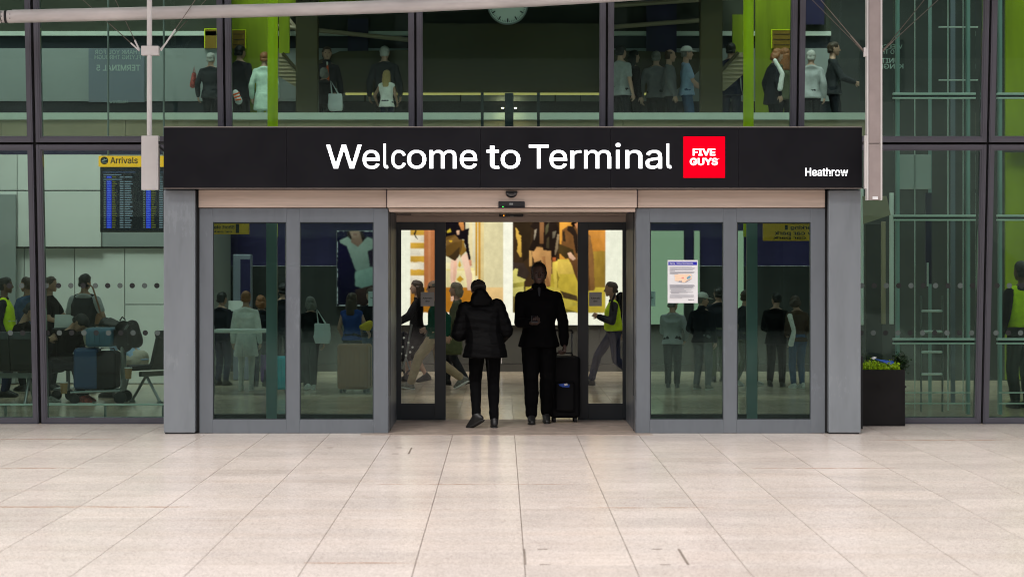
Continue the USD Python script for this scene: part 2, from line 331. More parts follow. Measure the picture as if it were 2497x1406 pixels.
for nm, c in (('cloth_black', (0.0020, 0.0020, 0.0024)), ('cloth_ink', (0.012, 0.013, 0.018)), ('cloth_charcoal', (0.035, 0.037, 0.042)), ('cloth_grey', (0.17, 0.17, 0.18)), ('cloth_pale_grey', (0.36, 0.37, 0.38)), ('cloth_white', (0.74, 0.74, 0.71)),
              ('cloth_cream', (0.68, 0.63, 0.52)), ('cloth_khaki', (0.40, 0.31, 0.20)), ('cloth_green', (0.012, 0.07, 0.045)), ('cloth_olive', (0.09, 0.10, 0.06)), ('cloth_floral', (0.12, 0.14, 0.07)), ('cloth_blue', (0.03, 0.065, 0.25)),
              ('cloth_sky', (0.30, 0.42, 0.60)), ('cloth_navy', (0.014, 0.018, 0.045)), ('cloth_denim', (0.055, 0.10, 0.19)), ('cloth_hivis', (0.58, 0.78, 0.015)), ('cloth_silver', (0.55, 0.57, 0.55)), ('cloth_brown', (0.07, 0.045, 0.03)), ('cloth_stone', (0.45, 0.41, 0.34)), ('cloth_mint', (0.50, 0.66, 0.56)), ('cloth_orange', (0.75, 0.12, 0.02)), ('cloth_yellow', (0.6, 0.45, 0.05))):
    mk(nm, c, 0.85, var=0.16, scale=14, bump=0.35, bscale=28, sheen=0.0, spec=0.10)
mk('puffer_black', (0.0020, 0.0020, 0.0024), 0.6, var=0.2, scale=10, bump=0.8, bscale=16, spec=0.08, stretch=(1, 1, 2.2))
mk('shoe_black', (0.008, 0.008, 0.008), 0.5)
mk('shoe_white', (0.6, 0.6, 0.58), 0.6, var=0.3, scale=30)
mk('shoe_grey', (0.2, 0.19, 0.17), 0.7, var=0.6, scale=40)
mk('shoe_red', (0.35, 0.06, 0.05), 0.6, var=0.8, scale=30)
mk('skin_fair', (0.50, 0.30, 0.22), 0.55, var=0.06, scale=20)
mk('skin_tan', (0.36, 0.20, 0.13), 0.55, var=0.06, scale=20)
mk('skin_brown', (0.13, 0.065, 0.04), 0.5, var=0.06, scale=20)
mk('skin_dark', (0.05, 0.026, 0.018), 0.5, var=0.06, scale=20)
for nm, c in (('hair_black', (0.008, 0.007, 0.006)), ('hair_brown', (0.05, 0.028, 0.015)), ('hair_red', (0.26, 0.10, 0.035)), ('hair_grey', (0.16, 0.155, 0.14)), ('hair_white', (0.45, 0.44, 0.42)), ('hair_blond', (0.42, 0.29, 0.11)), ('hair_ash', (0.22, 0.185, 0.12))):
    mk(nm, c, 0.5, var=0.3, scale=40, stretch=(4, 4, 0.6), bump=0.5, bscale=60)
mk('eye_dark', (0.01, 0.008, 0.007), 0.15)
mk('lip', (0.22, 0.08, 0.07), 0.5)
mkglass('glass_facade', (0.775, 0.90, 0.85), 1.30, gl=(0.75, 0.95, 0.90))
mkglass('glass_door', (0.77, 0.90, 0.865), 1.31, gl=(0.75, 0.95, 0.90))
mkglass('glass_clear', (0.97, 0.985, 0.975), 1.3)
mkemit('letter_lit', (1.0, 1.0, 1.0), 1.5)
mkemit('red_lit', (1.0, 0.0, 0.012), 1.25)
mkemit('print_lit', (1, 1, 1), 1.0, attr=0.10)
mkemit('poster_dim', (1, 1, 1), 0.75, attr=0.10)
mkemit('screen_lit', (1, 1, 1), 0.8, attr=0.02)
mkemit('strip_gold', (0.62, 0.50, 0.16), 0.75)
mkemit('led_green', (0.05, 1.0, 0.1), 2.0)
mkemit('led_amber', (1.0, 0.35, 0.02), 2.0)
mkemit('amber_lit', (0.95, 0.48, 0.02), 0.95)
mkemit('panel_lit', (0.50, 0.62, 0.42), 0.55)
mkemit('lamp_lit', (1.0, 0.78, 0.45), 60.0)
mkprint('print_matt')
def leaves_mat(name, a, b):
    MAT[name] = usdkit.material(stage, '/World/Looks/' + name, {'g': ('geometry', {}), 'r': ('rgb_ramp', {'ramp': [(0, a), (1, b)]}), 'd': ('principled_bsdf', {'roughness': 0.45}), 't': ('translucent_bsdf', {}), 'm': ('mix_closure', {'fac': 0.3})},
        [('g.random_per_island', 'r.fac'), ('r.color', 'd.base_color'), ('r.color', 't.color'), ('d.BSDF', 'm.closure1'), ('t.BSDF', 'm.closure2')], surface='m.closure')
leaves_mat('leaf_bright', (0.34, 0.52, 0.01), (0.62, 0.80, 0.04))
leaves_mat('leaf_deep', (0.015, 0.04, 0.012), (0.05, 0.11, 0.03))

# ------------------------------------------------------------------ ground
TX, TY, TX0, TY0 = 0.6153, 0.5955, 0.1295, 21.0
plaza = thing('plaza_floor', kind='structure')
def tile_box(x0, x1, y0, y1, top, b=0.0005):
    return bx(x0, x1, y0, y1, top - 0.02, top, b)
r0, r1 = -16, 4
YA, YB = TY0 + r0*TY, 23.93
for r in range(r0, r1 + 1):
    ya, yb = TY0 + r*TY, min(TY0 + (r+1)*TY, YB)
    D = yb
    ca, cb = math.floor((X(-30, D) - TX0) / TX), math.floor((X(2527, D) - TX0) / TX)
    for c in range(ca, cb + 1):
        part('paving_tile', tile_box(TX0 + c*TX + 0.0026, TX0 + (c+1)*TX - 0.0026, ya + 0.0008, yb - 0.0008, RNG.uniform(-0.00008, 0.00008)), 'paving_stone', plaza)
part('mortar_bed', bx(-7.5, 7.5, YA - 0.1, 24.6, -0.20, -0.011), 'grout', plaza)
far_stone = cat([bx(-300, 300, -300, YA - 0.1, -0.3, -0.003), bx(-300, -7.5, YA - 0.1, 300, -0.3, -0.003), bx(7.5, 300, YA - 0.1, 300, -0.3, -0.003), bx(-7.5, 7.5, 42, 300, -0.3, -0.003)])
part('paving_field', far_stone, 'paving_stone', plaza)
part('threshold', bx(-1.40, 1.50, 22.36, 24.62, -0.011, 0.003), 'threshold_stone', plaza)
for px0, px1, py, w in ((-40, 215, 1140.5, 0.05), (-60, 470, 1235, 0.07), (740, 1040, 1371.5, 0.035), (1370, 1740, 1237, 0.04), (1820, 2200, 1141, 0.04), (2120, 2497, 1073, 0.07), (-20, 330, 1070, 0.08), (900, 1400, 1180, 0.03)):
    d = DEP(py); n = 14; rs = np.random.RandomState(int(px0) + 90)
    xs = np.linspace(X(px0, d), X(px1, d), n); env = np.sin(np.linspace(0, np.pi, n))**0.5 * w
    part('joint_stain', extrude(Polygon(list(zip(xs, d - env*rs.uniform(0.5, 1, n) - 0.004)) + list(zip(xs[::-1], d + env[::-1]*rs.uniform(0.3, 0.8, n) + 0.004))), 0.0006).apply_translation((0, 0, 0.0012)), 'joint_stain', plaza)
def cover(px0, px1, py0, py1, dash, label):
    t = thing('floor_access_cover', label, 'floor hatch', (X((px0+px1)/2, DEP((py0+py1)/2)), DEP((py0+py1)/2), 0.0))
    d0, d1 = DEP(py1), DEP(py0)
    x0, x1 = X(px0, d1), X(px1, d1)
    part('edge_strip', bx(x1 - 0.008, x1 + 0.006, d0, d1, 0.0012, 0.0028), 'grout', t)
    if dash: part('edge_strip', bx(x0 - 0.006, x0 + 0.006, d0, d1, 0.0012, 0.0028), 'grout', t)
    for u in (0.12, 0.86):
        for dd in (d0 + 0.004, d1 - 0.004):
            part('lifting_slot', bx(x0 + (x1-x0)*u - 0.03, x0 + (x1-x0)*u + 0.03, dd - 0.006, dd + 0.006, 0.0012, 0.0026), 'grout', t)
cover(1278, 1655, 1338, 1376, True, 'tile-filled floor hatch with dark slotted edges near the bottom of the photo')
cover(778, 1004, 1091, 1106, False, 'small floor hatch edge in the paving before the left door jamb')

# ------------------------------------------------------------------ leaning glass front
TH = math.radians(5.65); YF = 23.97
CS, SN = math.cos(TH), math.sin(TH)
def lean(m):
    v = np.array(m.vertices)                               # (x, n inwards, s upwards)
    w = np.stack([v[:, 0], YF + v[:, 1]*CS - v[:, 2]*SN, v[:, 1]*SN + v[:, 2]*CS], 1)
    return trimesh.Trimesh(w, m.faces, process=False)
def fb(x0, x1, s0, s1, n0, n1, b=0.0): return lean(bx(x0, x1, n0, n1, s0, s1, b))
front = thing('terminal_glass_front', 'leaning grey-framed glass curtain wall of the airport terminal', 'glass facade', (0, YF, 0))
G, FW, LW = 0.013, 0.046, 0.016
edges = [-8.909 + 2.002*k for k in range(9)]
S0a, S0b, S1a, S1b = 0.0, 2.960, 2.986, 5.90
def module(xa, xb, sa, sb, ga, gb, dots=None):
    x0, x1 = xa + ga, xb - gb
    ms = [fb(x0, x0+FW, sa, sb, 0, 0.11), fb(x1-FW, x1, sa, sb, 0, 0.11), fb(x0+FW, x1-FW, sa, sa+FW, 0.0, 0.11), fb(x0+FW, x1-FW, sb-FW, sb, 0.0, 0.11)]
    a, b = x0+FW, x1-FW; c, d = sa+FW, sb-FW
    ms += [fb(a, a+LW, c, d, 0.014, 0.10), fb(b-LW, b, c, d, 0.014, 0.10), fb(a+LW, b-LW, c, c+LW, 0.014, 0.10), fb(a+LW, b-LW, d-LW, d, 0.014, 0.10)]
    # fine grooves read as two extra ribs
    ms += [fb(x0+0.015, x0+0.026, sa+0.002, sb-0.002, -0.006, 0.0), fb(x1-0.026, x1-0.015, sa+0.002, sb-0.002, -0.006, 0.0)]
    fr = part('window_frame', cat(ms), 'frame_grey', front)
    part('pane', fb(a+LW+0.001, b-LW-0.001, c+LW+0.001, d-LW-0.001, 0.040, 0.052), 'glass_facade', fr)
    return a+LW, b-LW
mods0 = [(-8.909, -6.907), (-6.907, -4.905), (-4.905, -3.13), (3.40, 5.105), (5.105, 7.107), (7.107, 9.109)]
for xa, xb in mods0:
    wide = 0.016
    module(xa, xb, S0a, S0b, wide if xa < -3 else G, wide if xb < -3 else G)
for k in range(8):
    module(edges[k], edges[k+1], S1a, S1b, 0.016 if k < 3 else G, 0.016 if k < 2 else G)
    module(edges[k], edges[k+1], S1b + 0.026, 8.85, G, G)
for e in edges:
    part('joint_gasket', fb(e - 0.05, e + 0.05, 0 if abs(e) > 3.2 else S0b, 8.85, 0.060, 0.20), 'joint_black', front)
for s in (S0b + 0.013, S1b + 0.013):
    for k in range(8):
        part('joint_gasket', fb(edges[k] + 0.05, edges[k+1] - 0.05, s - 0.04, s + 0.04, 0.062, 0.19), 'joint_black', front)
# rows of glass-marking dots
for s, parity in ((EYE - 50/FOC*23.85, 0), (EYE - 165/FOC*23.9, 1)):
    n = 0
    for px in list(range(-38, 400, 30)) + list(range(2102, 2500, 30)):
        x = X(px, 23.85)
        if any(abs(x - e) < 0.075 for e in edges) or (-3.40 < x < 3.58): n += 1; continue
        dm = trimesh.creation.cylinder(0.0285, 0.002, sections=20); dm.apply_transform(trimesh.geometry.align_vectors([0, 0, 1], [0, 1, 0])); dm.apply_translation((x, 0.0385, s/CS))
        part('glass_dot', lean(dm), 'dot_dark' if (n + parity) % 2 == 0 else 'dot_pale', front); n += 1
# roof overhang and opposite car park (they close the view that the glass reflects)
over = thing('terminal_roof', 'broad grey roof oversailing the terminal front', 'roof', (0, 20, 10))
part('roof_slab', bx(-40, 40, 17.0, 24.2, 10.6, 11.1), 'roof_grey', over)
cp = thing('car_park_building', 'concrete multi-storey car park with dark open decks facing the terminal', 'car park', (0, -12, 0))
for i in range(5):
    part('parapet', bx(-45, 45, -12.0, -11.6, 2.6 + 3*i - 0.2, 3.7 + 3*i - 0.2), 'car_park_concrete', cp)
part('deck_wall', bx(-45, 45, -20, -12.6, -0.003, 16), 'car_park_dark', cp)
for i in range(16):
    part('column', bx(-42 + 5.6*i, -41.5 + 5.6*i, -12.55, -12.05, 0, 15.4), 'car_park_concrete', cp)

# ------------------------------------------------------------------ entrance portal
DP = 22.51
por = thing('entrance_portal', 'grey box portal with beige lintel round the automatic doors', 'entrance', (0, DP, 0))
zc = Z(463, DP)
for px0, px1, side in ((399, 475, -1), (2021, 2099, 1)):
    part('column', bx(X(px0, DP), X(px1, DP), DP, 23.93, 0.012, zc, 0.008), 'panel_grey', por)
    part('base_shadow_gap', bx(X(px0, DP)+0.012, X(px1, DP)-0.012, DP+0.012, 23.9, 0.001, 0.012), 'joint_black', por)
    part('column_cap', bx(X(px0+6, DP), X(px1-6, DP), DP+0.02, 23.8, zc, zc+0.02), 'joint_black', por)
part('joint_strip', pb(475, 463, 486, 1057, DP + 0.11, 0.2), 'joint_black', por)
part('joint_strip', pb(2012, 463, 2021, 1057, DP + 0.11, 0.2), 'joint_black', por)
part('column', bx(X(2099.5, 23.2), X(2104, 23.2), 23.2, 23.5, 0.001, 0.75), 'joint_black', por, label='thin black cable box behind the right column')
for px0, px1, d in ((484, 942, DP+0.07), (944, 1553, DP+0.02), (1555, 2012, DP+0.07)):
    part('lintel_panel', pb(px0, 462.5, px1, 506, d, 0.06, 0.004), 'fascia_beige', por)
part('lintel_lip', pb(949, 507.5, 1549, 516.5, DP+0.055, 0.05, 0.004), 'fascia_beige', por)
part('lintel_shadow', pb(484, 458, 2012, 463, DP+0.1, 0.05), 'joint_black', por)
for px in (548, 604, 686, 862, 1040, 1110, 1360, 1450, 1620, 1790):
    part('fixing', pb(px, 459.2, px+2.4, 461.6, DP+0.03, 0.02), 'joint_black', por)
part('portal_roof', bx(X(405, DP), X(2094, DP), 22.70, 23.65, 2.475, 3.02), 'roof_grey', por)
part('vestibule_ceiling', bx(-1.136, 1.336, DP+0.1, 24.35, 2.235, 2.30), 'soffit_beige', por)
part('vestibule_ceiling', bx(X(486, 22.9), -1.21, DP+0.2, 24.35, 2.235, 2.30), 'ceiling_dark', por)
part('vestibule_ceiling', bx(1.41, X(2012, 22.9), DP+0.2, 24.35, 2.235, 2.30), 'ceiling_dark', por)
# jambs
DJ = 22.62
xl, xr = X(947, DJ), X(1549.5, DJ)
for x0, x1, s in ((xl, xl - 0.06, -1), (xr, xr + 0.06, 1)):
    part('jamb', bx(x0, x1, DJ - 0.02, 24.36, 0.004, 2.235, 0.003), 'jamb_steel', por)
    part('jamb_seal', bx(x0 - s*0.004, x0 + s*0.001, DJ + 0.30, DJ + 0.36, 0.004, 2.23), 'joint_black', por)
    part('jamb_kick_plate', bx(x0 - s*0.005, x0 + s*0.001, DJ, DJ + 0.28, 0.02, 0.36), 'jamb_steel', por)
# fixed glazed screens
def screen(px0, px1, panes, label):
    D = DP + 0.085
    t = thing('fixed_glazed_screen', label, 'glazed screen', (X((px0+px1)/2, D), D, 0))
    y0, y1, p0, p1 = 508, 1055.5, 541.5, 1022
    xs = [px0] + [v for p in panes for v in p] + [px1]
    for a, b in ((xs[0], xs[1]), (xs[2], xs[3]), (xs[4], xs[5])):
        part('stile', pb(a, y0, b, y1, D, 0.07, 0.004), 'door_grey', t)
    for a, b in panes:
        part('rail', pb(a, y0, b, p0, D + 0.002, 0.066), 'door_grey', t)
        part('rail', pb(a, p1, b, y1, D + 0.002, 0.066), 'door_grey', t)
        g = part('glazing_bead', cat([pb(a, p0, a+2.2, p1, D+0.012, 0.03), pb(b-2.2, p0, b, p1, D+0.012, 0.03), pb(a+2.2, p0, b-2.2, p0+2.2, D+0.012, 0.03), pb(a+2.2, p1-2.2, b-2.2, p1, D+0.012, 0.03)]), 'leaf_dark', t)
        part('pane', pb(a+2.4, p0+2.4, b-2.4, p1-2.4, D+0.022, 0.010), 'glass_door', g)
    part('floor_seal', pb(px0+2, 1055.6, px1-2, 1058, D+0.01, 0.04), 'joint_black', t)
screen(486, 946.5, ((519, 698), (731, 911)), 'wide grey framed fixed screen with two panes left of the doorway')
screen(1552, 2012, ((1585, 1764), (1797, 1977)), 'wide grey framed fixed screen with two panes right of the doorway')
# header over the sliding leaves
DH = 24.38
hd = thing('sliding_door_header', 'dark brown metal header above the sliding doors', 'door header', (0.1, DH, 2.2))
part('header_beam', pb(966, 527, 1530, 541, DH, 0.16, 0.004), 'soffit_beige', hd)
part('track_cover', pb(966, 519, 1530, 526.5, DH - 0.06, 0.2, 0.003), 'soffit_beige', hd)
part('dark_end', pb(968, 519.5, 1003, 524, DH - 0.08, 0.02), 'black_plastic', hd)
def leaf(px0, px1, p0, p1, label):
    D = 24.47
    t = thing('sliding_door', label, 'sliding door', (X((px0+px1)/2, D), D, 0))
    y0, y1, q0, q1 = 541, 1022.5, 561, 983
    part('stile', pb(px0, y0, p0, y1, D, 0.05, 0.003), 'leaf_dark', t)
    part('stile', pb(p1, y0, px1, y1, D, 0.05, 0.003), 'leaf_dark', t)
    part('top_rail', pb(p0, y0, p1, q0, D + 0.002, 0.046), 'leaf_dark', t)
    part('bottom_rail', pb(p0, q1, p1, y1, D + 0.002, 0.046), 'leaf_dark', t)
    part('pane', pb(p0+0.3, q0+0.3, p1-0.3, q1-0.3, D + 0.02, 0.008), 'glass_clear', t)
    part('bottom_guide', pb(px0, 1022.6, px1, 1024.4, D + 0.01, 0.03), 'dull_metal', t)
leaf(966, 1087, 978, 1060, 'dark framed sliding door leaf drawn to the left of the opening')
leaf(1409, 1531, 1435, 1518, 'dark framed sliding door leaf drawn to the right of the opening')
# inner screens on both sides behind the fixed glazing
for px0, px1, mull, label in ((519, 946, (662,), 'inner glazed screen behind the left fixed glazing'), (1552, 1980, (1834,), 'inner glazed screen behind the right fixed glazing')):
    D = 24.42
    t = thing('inner_screen', label, 'glazed screen', (X((px0+px1)/2, D), D, 0))
    for m in mull:
        part('mullion', pb(m-13, 543, m+13, 1024, D, 0.07, 0.004), 'steel_green', t)
    part('base_rail', pb(px0, 1009, px1, 1024, D+0.004, 0.05, 0.003), 'leaf_dark', t)
    part('head_rail', pb(px0, 520, px1, 545, D+0.004, 0.05, 0.003), 'leaf_dark', t)
    part('pane', pb(px0, 545.2, px1, 1008.8, D+0.075, 0.008), 'glass_clear', t)
# sensors
s = thing('dome_camera', 'black half-dome security camera on the beige lintel', 'security camera', P(1247, 478, DP))
dm = trimesh.creation.icosphere(3, 1.0); dm.vertices *= (0.058, 0.05, 0.044); dm.apply_translation(P(1247, 472, DP + 0.012))
dm = trimesh.intersections.slice_mesh_plane(dm, [0, 0, -1], P(1247, 471, DP), cap=True)
part('dome', dm, 'lens_black', s, smooth=40); part('mount', pb(1233, 466, 1262, 471, DP - 0.03, 0.05, 0.004), 'black_plastic', s)
def sensor(px0, py0, px1, py1, D, led, label):
    s = thing('door_sensor', label, 'motion sensor', P((px0+px1)/2, (py0+py1)/2, D))
    part('housing', pb(px0, py0, px1, py1, D - 0.045, 0.06, 0.006), 'black_plastic', s)
    part('window', pb(px0+2, py1-5, px1-2, py1-1.5, D - 0.0475, 0.003), 'lens_black', s)
    part('indicator_light', pb(px0+10, py1-4.2, px0+12.6, py1-1.6, D - 0.05, 0.0028), led, s)
    part('label_plate', pb(px0+27, py0+4, px0+36, py0+8.5, D - 0.0465, 0.002), 'dull_metal', s)
sensor(1215, 491, 1280, 507, DP + 0.02, 'led_green', 'slim black door sensor with a green light under the dome camera')
sensor(1217, 519.5, 1276, 528.5, DH - 0.07, 'led_amber', 'slim black door sensor with an amber light on the inner header')

# ------------------------------------------------------------------ sign above the doors
DS = 22.40
sg = thing('welcome_sign', 'long black illuminated sign reading Welcome to Terminal above the doors', 'sign', (0, DS, 2.45))
for a, b in ((399, 698), (698.5, 1171.5), (1172, 1488), (1488.5, 1800), (1800.5, 2102)):
    part('sign_panel', pb(a, 311, b, 458, DS, 0.26, 0.0018), 'sign_black', sg)
part('top_trim', pb(399, 308.6, 2102, 310.8, DS - 0.004, 0.27), 'trim_metal', sg)
part('drip_edge', pb(399, 458.2, 2102, 460.2, DS + 0.015, 0.06), 'trim_metal', sg)
LET = [('W', 795.7, 882, 352.7, 411), ('e', 884, 926.5, 366, 412), ('l', 934.7, 947, 350, 411), ('c', 954, 989.3, 366, 412), ('o', 992.5, 1039.6, 366, 412), ('m', 1047, 1113.8, 366, 411), ('e', 1121.3, 1164, 366, 412),
       ('t', 1186, 1218, 355, 412), ('o', 1221, 1269, 366, 412), ('T', 1289.4, 1338.5, 352.7, 411), ('e', 1339.7, 1383.5, 366, 412), ('r', 1390, 1418, 366, 411), ('m', 1424, 1490.5, 366, 411), ('i', 1501, 1513.2, 348.5, 411), ('n', 1524.6, 1566.6, 366, 411), ('a', 1573.8, 1614.5, 366, 412), ('l', 1625, 1637.6, 349.5, 411)]
for ch, a, b, c, d in LET:
    part('letter', fit(glyph(ch, True, -1.3), a, c, b, d, DS - 0.0005, 0.008), 'letter_lit', sg)
rp = part('red_panel', pb(1666.5, 332.5, 1768, 433.5, DS - 0.006, 0.0055), 'red_lit', sg)
part('lettering', fit(glyph('FIVE', True, 3.0), 1689, 362.3, 1744.5, 379.6, DS - 0.0065, 0.004), 'letter_lit', rp)
part('lettering', fit(glyph('GUYS', True, 3.0), 1682, 385, 1751, 403.3, DS - 0.0065, 0.004), 'letter_lit', rp)
part('lettering', fit(glyph('o', True), 1751.6, 386.5, 1753.6, 388.5, DS - 0.0065, 0.004), 'letter_lit', rp)
h = glyph('Heathrow', True); hb = h.bounds; hw = hb[2] - hb[0]
cut = LineString([(hb[0] + hw*0.50, hb[1] + 12), (hb[0] + hw*0.68, hb[1] + 20), (hb[0] + hw*0.86, hb[1] + 25), (hb[0] + hw*1.02, hb[1] + 20)]).buffer(3.2)
part('lettering', fit(h.difference(cut), 1963.6, 409.3, 2067.8, 429.8, DS - 0.0005, 0.006), 'letter_lit', sg)
for px in (388, 2104):
    part('bracket', bx(X(px, 22.6), X(px+14, 22.6), 22.55, 22.62, Z(352, 22.6), Z(345, 22.6)), 'black_plastic', sg)

# ------------------------------------------------------------------ hangers, tube, cables
def hanger_left():
    D = 22.75; s = thing('hanger_post', 'slim white hanger post with boxed joints left of the sign', 'support post', P(365, 463, D))
    part('rod', tube(P(364.5, 331, D+0.03), P(364.5, -320, D+0.03), X(1236, D) - X(1229.6, D), 16), 'white_steel', s, smooth=40)
    part('joint_box', pb(344, 112, 386.5, 135, D, 0.09, 0.004), 'white_steel', s)
    part('end_box', pb(344.5, 331, 386.5, 463, D, 0.10, 0.004), 'white_steel', s)
    for a, b in (((340, 124), (196, -5)), ((340, 122), (262, -40)), ((390, 122), (510, -8)), ((392, 124), (640, -240))):
        part('bracing_cable', tube(P(*a, D+0.04), P(*b, D+0.5), 0.0042, 6), 'cable_steel', s)
        q = P(*a, D+0.04); w = P(*b, D+0.5); part('turnbuckle', tube(q, q + (w - q)*0.14, 0.009, 8), 'white_steel', s)
    part('stay_arm', tube(P(384, 352, D+0.06), P(404, 372, D+0.06), 0.012, 8), 'black_plastic', s)
hanger_left()
def hanger_right():
    D = 22.2; s = thing('hanger_channel', 'perforated grey steel channel hanging in front of the sign end', 'support post', P(2134, 488, D))
    part('channel_web', pb(2119, -330, 2148, 349, D+0.012, 0.05, 0.002), 'hanger_tin', s)
    part('channel_web', pb(2119, 350.5, 2148, 488, D+0.010, 0.052, 0.002), 'hanger_tin', s)
    for a in (2114, 2147.5): part('flange', pb(a, -330, a+4, 488, D, 0.11, 0.002), 'white_steel', s)
    for k in range(17):
        py = 18 + 42.5*k
        if py < 345: part('bolt_plate', disc(P(2133.5, py, D+0.011), [0, 1, 0], 0.020, 0.003, 16), 'hanger_tin', s)
    part('side_bracket', pb(2107, 116, 2114, 138, D+0.02, 0.06, 0.002), 'white_steel', s)
    part('side_bracket', pb(2108.5, 330, 2114, 460, D+0.02, 0.06, 0.002), 'white_steel', s)
    part('end_plug', pb(2128, 479, 2141, 486, D - 0.004, 0.012), 'paper_white', s)
    for a, b in (((2106, 126), (1972, -8)), ((2104, 122), (1900, -120)), ((2152, 126), (2262, -10)), ((2154, 122), (2310, -20))):
        part('bracing_cable', tube(P(*a, D+0.05), P(*b, D+0.5), 0.0042, 6), 'cable_steel', s)
        q = P(*a, D+0.05); w = P(*b, D+0.5); part('turnbuckle', tube(q, q + (w - q)*0.14, 0.009, 8), 'cable_steel', s)
hanger_right()
Dt = 23.0
tb = thing('roof_tie_tube', 'long pale painted steel tube rising across the upper glass', 'steel tube', P(700, 30, Dt))
cl = [(-260, 50), (30, 40.5), (360, 33), (700, 24.5), (1000, 15), (1300, 1), (1600, -17), (1900, -38), (2300, -70), (2900, -125)]
part('tube', tubepath([P(a, b, Dt) for a, b in cl if a >= 30], 0.0675, 24), 'tube_paint', tb, smooth=50)
part('tube_end', tubepath([P(a, b, Dt) for a, b in ((-260, 50), (28, 40.5))], 0.0625, 24), 'tube_paint', tb, smooth=50)
for px, w, m in ((-2, 5, 'tube_paint'), (12, 6, 'joint_black'), (20, 12, 'tube_paint'), (30, 3.0, 'joint_black'), (1.5, 3, 'joint_black')):
    part('coupling_ring', tubepath([P(px, 41.3, Dt), P(px + w, 41.1, Dt)], 0.0665 if m == 'tube_paint' else 0.064, 24), m, tb, smooth=50)
for k in range(5):
    part('coupling_bolt', disc(P(4 + (k % 2)*20, 30 + 5*k, Dt - 0.062), [0, 1, 0], 0.005, 0.006, 8), 'joint_black', tb)

# ------------------------------------------------------------------ planter
Dq = 23.60
pl = thing('planter', 'square black planter box beside the right column', 'planter', P(2153, 1038, Dq))
xq0, xq1, zq = X(2066, Dq), X(2207, Dq), Z(901, Dq)
part('box', cat([bx(xq0, xq1, Dq, Dq+0.02, 0.002, zq, 0.003), bx(xq0, xq0+0.02, Dq+0.02, Dq+0.29, 0.002, zq), bx(xq1-0.02, xq1, Dq+0.02, Dq+0.29, 0.002, zq), bx(xq0+0.02, xq1-0.02, Dq+0.27, Dq+0.29, 0.002, zq)]), 'planter_black', pl)
part('soil', bx(xq0+0.02, xq1-0.02, Dq+0.02, Dq+0.27, zq-0.12, zq-0.03), 'soil', pl)
part('side_hook', pb(2206.6, 940, 2210, 945, Dq+0.05, 0.02), 'joint_black', pl)
def leaves(n, fn, size, seed):
    r = np.random.RandomState(seed); V, F = [], []
    for i in range(n):
        c = fn(r); u = r.normal(size=3); u /= np.linalg.norm(u); w = r.normal(size=3) + np.array([0, -0.6, 0.9]); w = np.cross(u, w); w /= np.linalg.norm(w) + 1e-9
        L = size * r.uniform(0.7, 1.3); k = len(V)
        V += [c - u*L*0.5, c + w*L*0.3, c + u*L*0.5, c - w*L*0.3]; F += [[k, k+1, k+2], [k, k+2, k+3]]
    return trimesh.Trimesh(V, F, process=False)
pt = thing('bedding_plant', 'bright green low bedding plants filling the black planter', 'plant', P(2150, 900, Dq))
part('foliage', leaves(2600, lambda r: np.array([r.uniform(xq0+0.03, X(2196, Dq)), r.uniform(Dq+0.01, Dq+0.27), 0]) + np.array([0, 0, zq - 0.03 + abs(r.normal())*0.022 + 0.045*r.rand()]) + np.array([0, 0, 0.05*(math.sin(r.uniform(0, 9))*0.5 + 0.5)*r.rand()]), 0.026, 5), 'leaf_bright', pt, kind='stuff')
pt2 = thing('trailing_shrub', 'dark green leafy shrub at the right corner of the planter', 'plant', P(2196, 890, Dq))
part('foliage', leaves(500, lambda r: P(2196, 882, Dq+0.16) + r.normal(size=3)*np.array([0.038, 0.05, 0.038]), 0.036, 6), 'leaf_deep', pt2, kind='stuff')
part('stem', tube(P(2194, 905, Dq+0.16), P(2197, 872, Dq+0.16), 0.004, 6), 'soil', pt2)
lt = thing('crumpled_litter', 'crumpled blue and white wrapper lying on the planter foliage', 'litter', P(2155, 880, Dq))
part('wrapper', hullm([P(a, b, Dq+c) for a, b, c in ((2130, 874, .1), (2150, 880, .06), (2170, 889, .05), (2180, 884, .06), (2178, 880, .08), (2156, 884, .12), (2140, 879, .12), (2165, 890, .07))]), 'litter_blue', lt)
part('torn_edge', hullm([P(a, b, Dq+c) for a, b, c in ((2124, 872, .1), (2132, 868.5, .1), (2138, 871, .12), (2130, 876, .06), (2127, 875, .08))]), 'paper_white', lt)

# ------------------------------------------------------------------ notices on the glass
def auto_notice(px0, py0, px1, py1, D, where):
    t = thing('door_notice', 'small grey notice reading Automatic door ' + where, 'notice', P((px0+px1)/2, (py0+py1)/2, D))
    sh = part('sheet', pb(px0, py0, px1, py1, D - 0.001, 0.001), 'notice_grey', t)
    w, hh = px1 - px0, py1 - py0
    part('lettering', fit(glyph('Automatic', True), px0 + 0.14*w, py0 + 0.36*hh, px0 + 0.86*w, py0 + 0.49*hh, D - 0.001, 0.0008), 'letter_black', sh)
    part('lettering', fit(glyph('door', True), px0 + 0.34*w, py0 + 0.57*hh, px0 + 0.66*w, py0 + 0.70*hh, D - 0.001, 0.0008), 'letter_black', sh)
auto_notice(1026, 712, 1059, 746, 24.488, 'on the left sliding leaf')
auto_notice(1436.5, 712, 1467.5, 746, 24.488, 'on the right sliding leaf')
auto_notice(898, 710, 931, 746, DP + 0.13, 'half hidden at the edge of the left fixed pane')
auto_notice(1565, 710, 1598, 746, DP + 0.13, 'half hidden at the edge of the right fixed pane')
D = DP + 0.102
nt = thing('court_notice', 'white poster headed Warning with a blue bar and small map on the right pane', 'notice', P(1665, 686, D))
part('sheet', pb(1628, 634, 1701.5, 738.5, D - 0.001, 0.001), 'paper_white', nt)
pol = [(R(1629.6, 638, 1699.4, 646.2), srgb(8, 14, 170))]
g_ = (0.25, 0.25, 0.30)
yy = 650.6
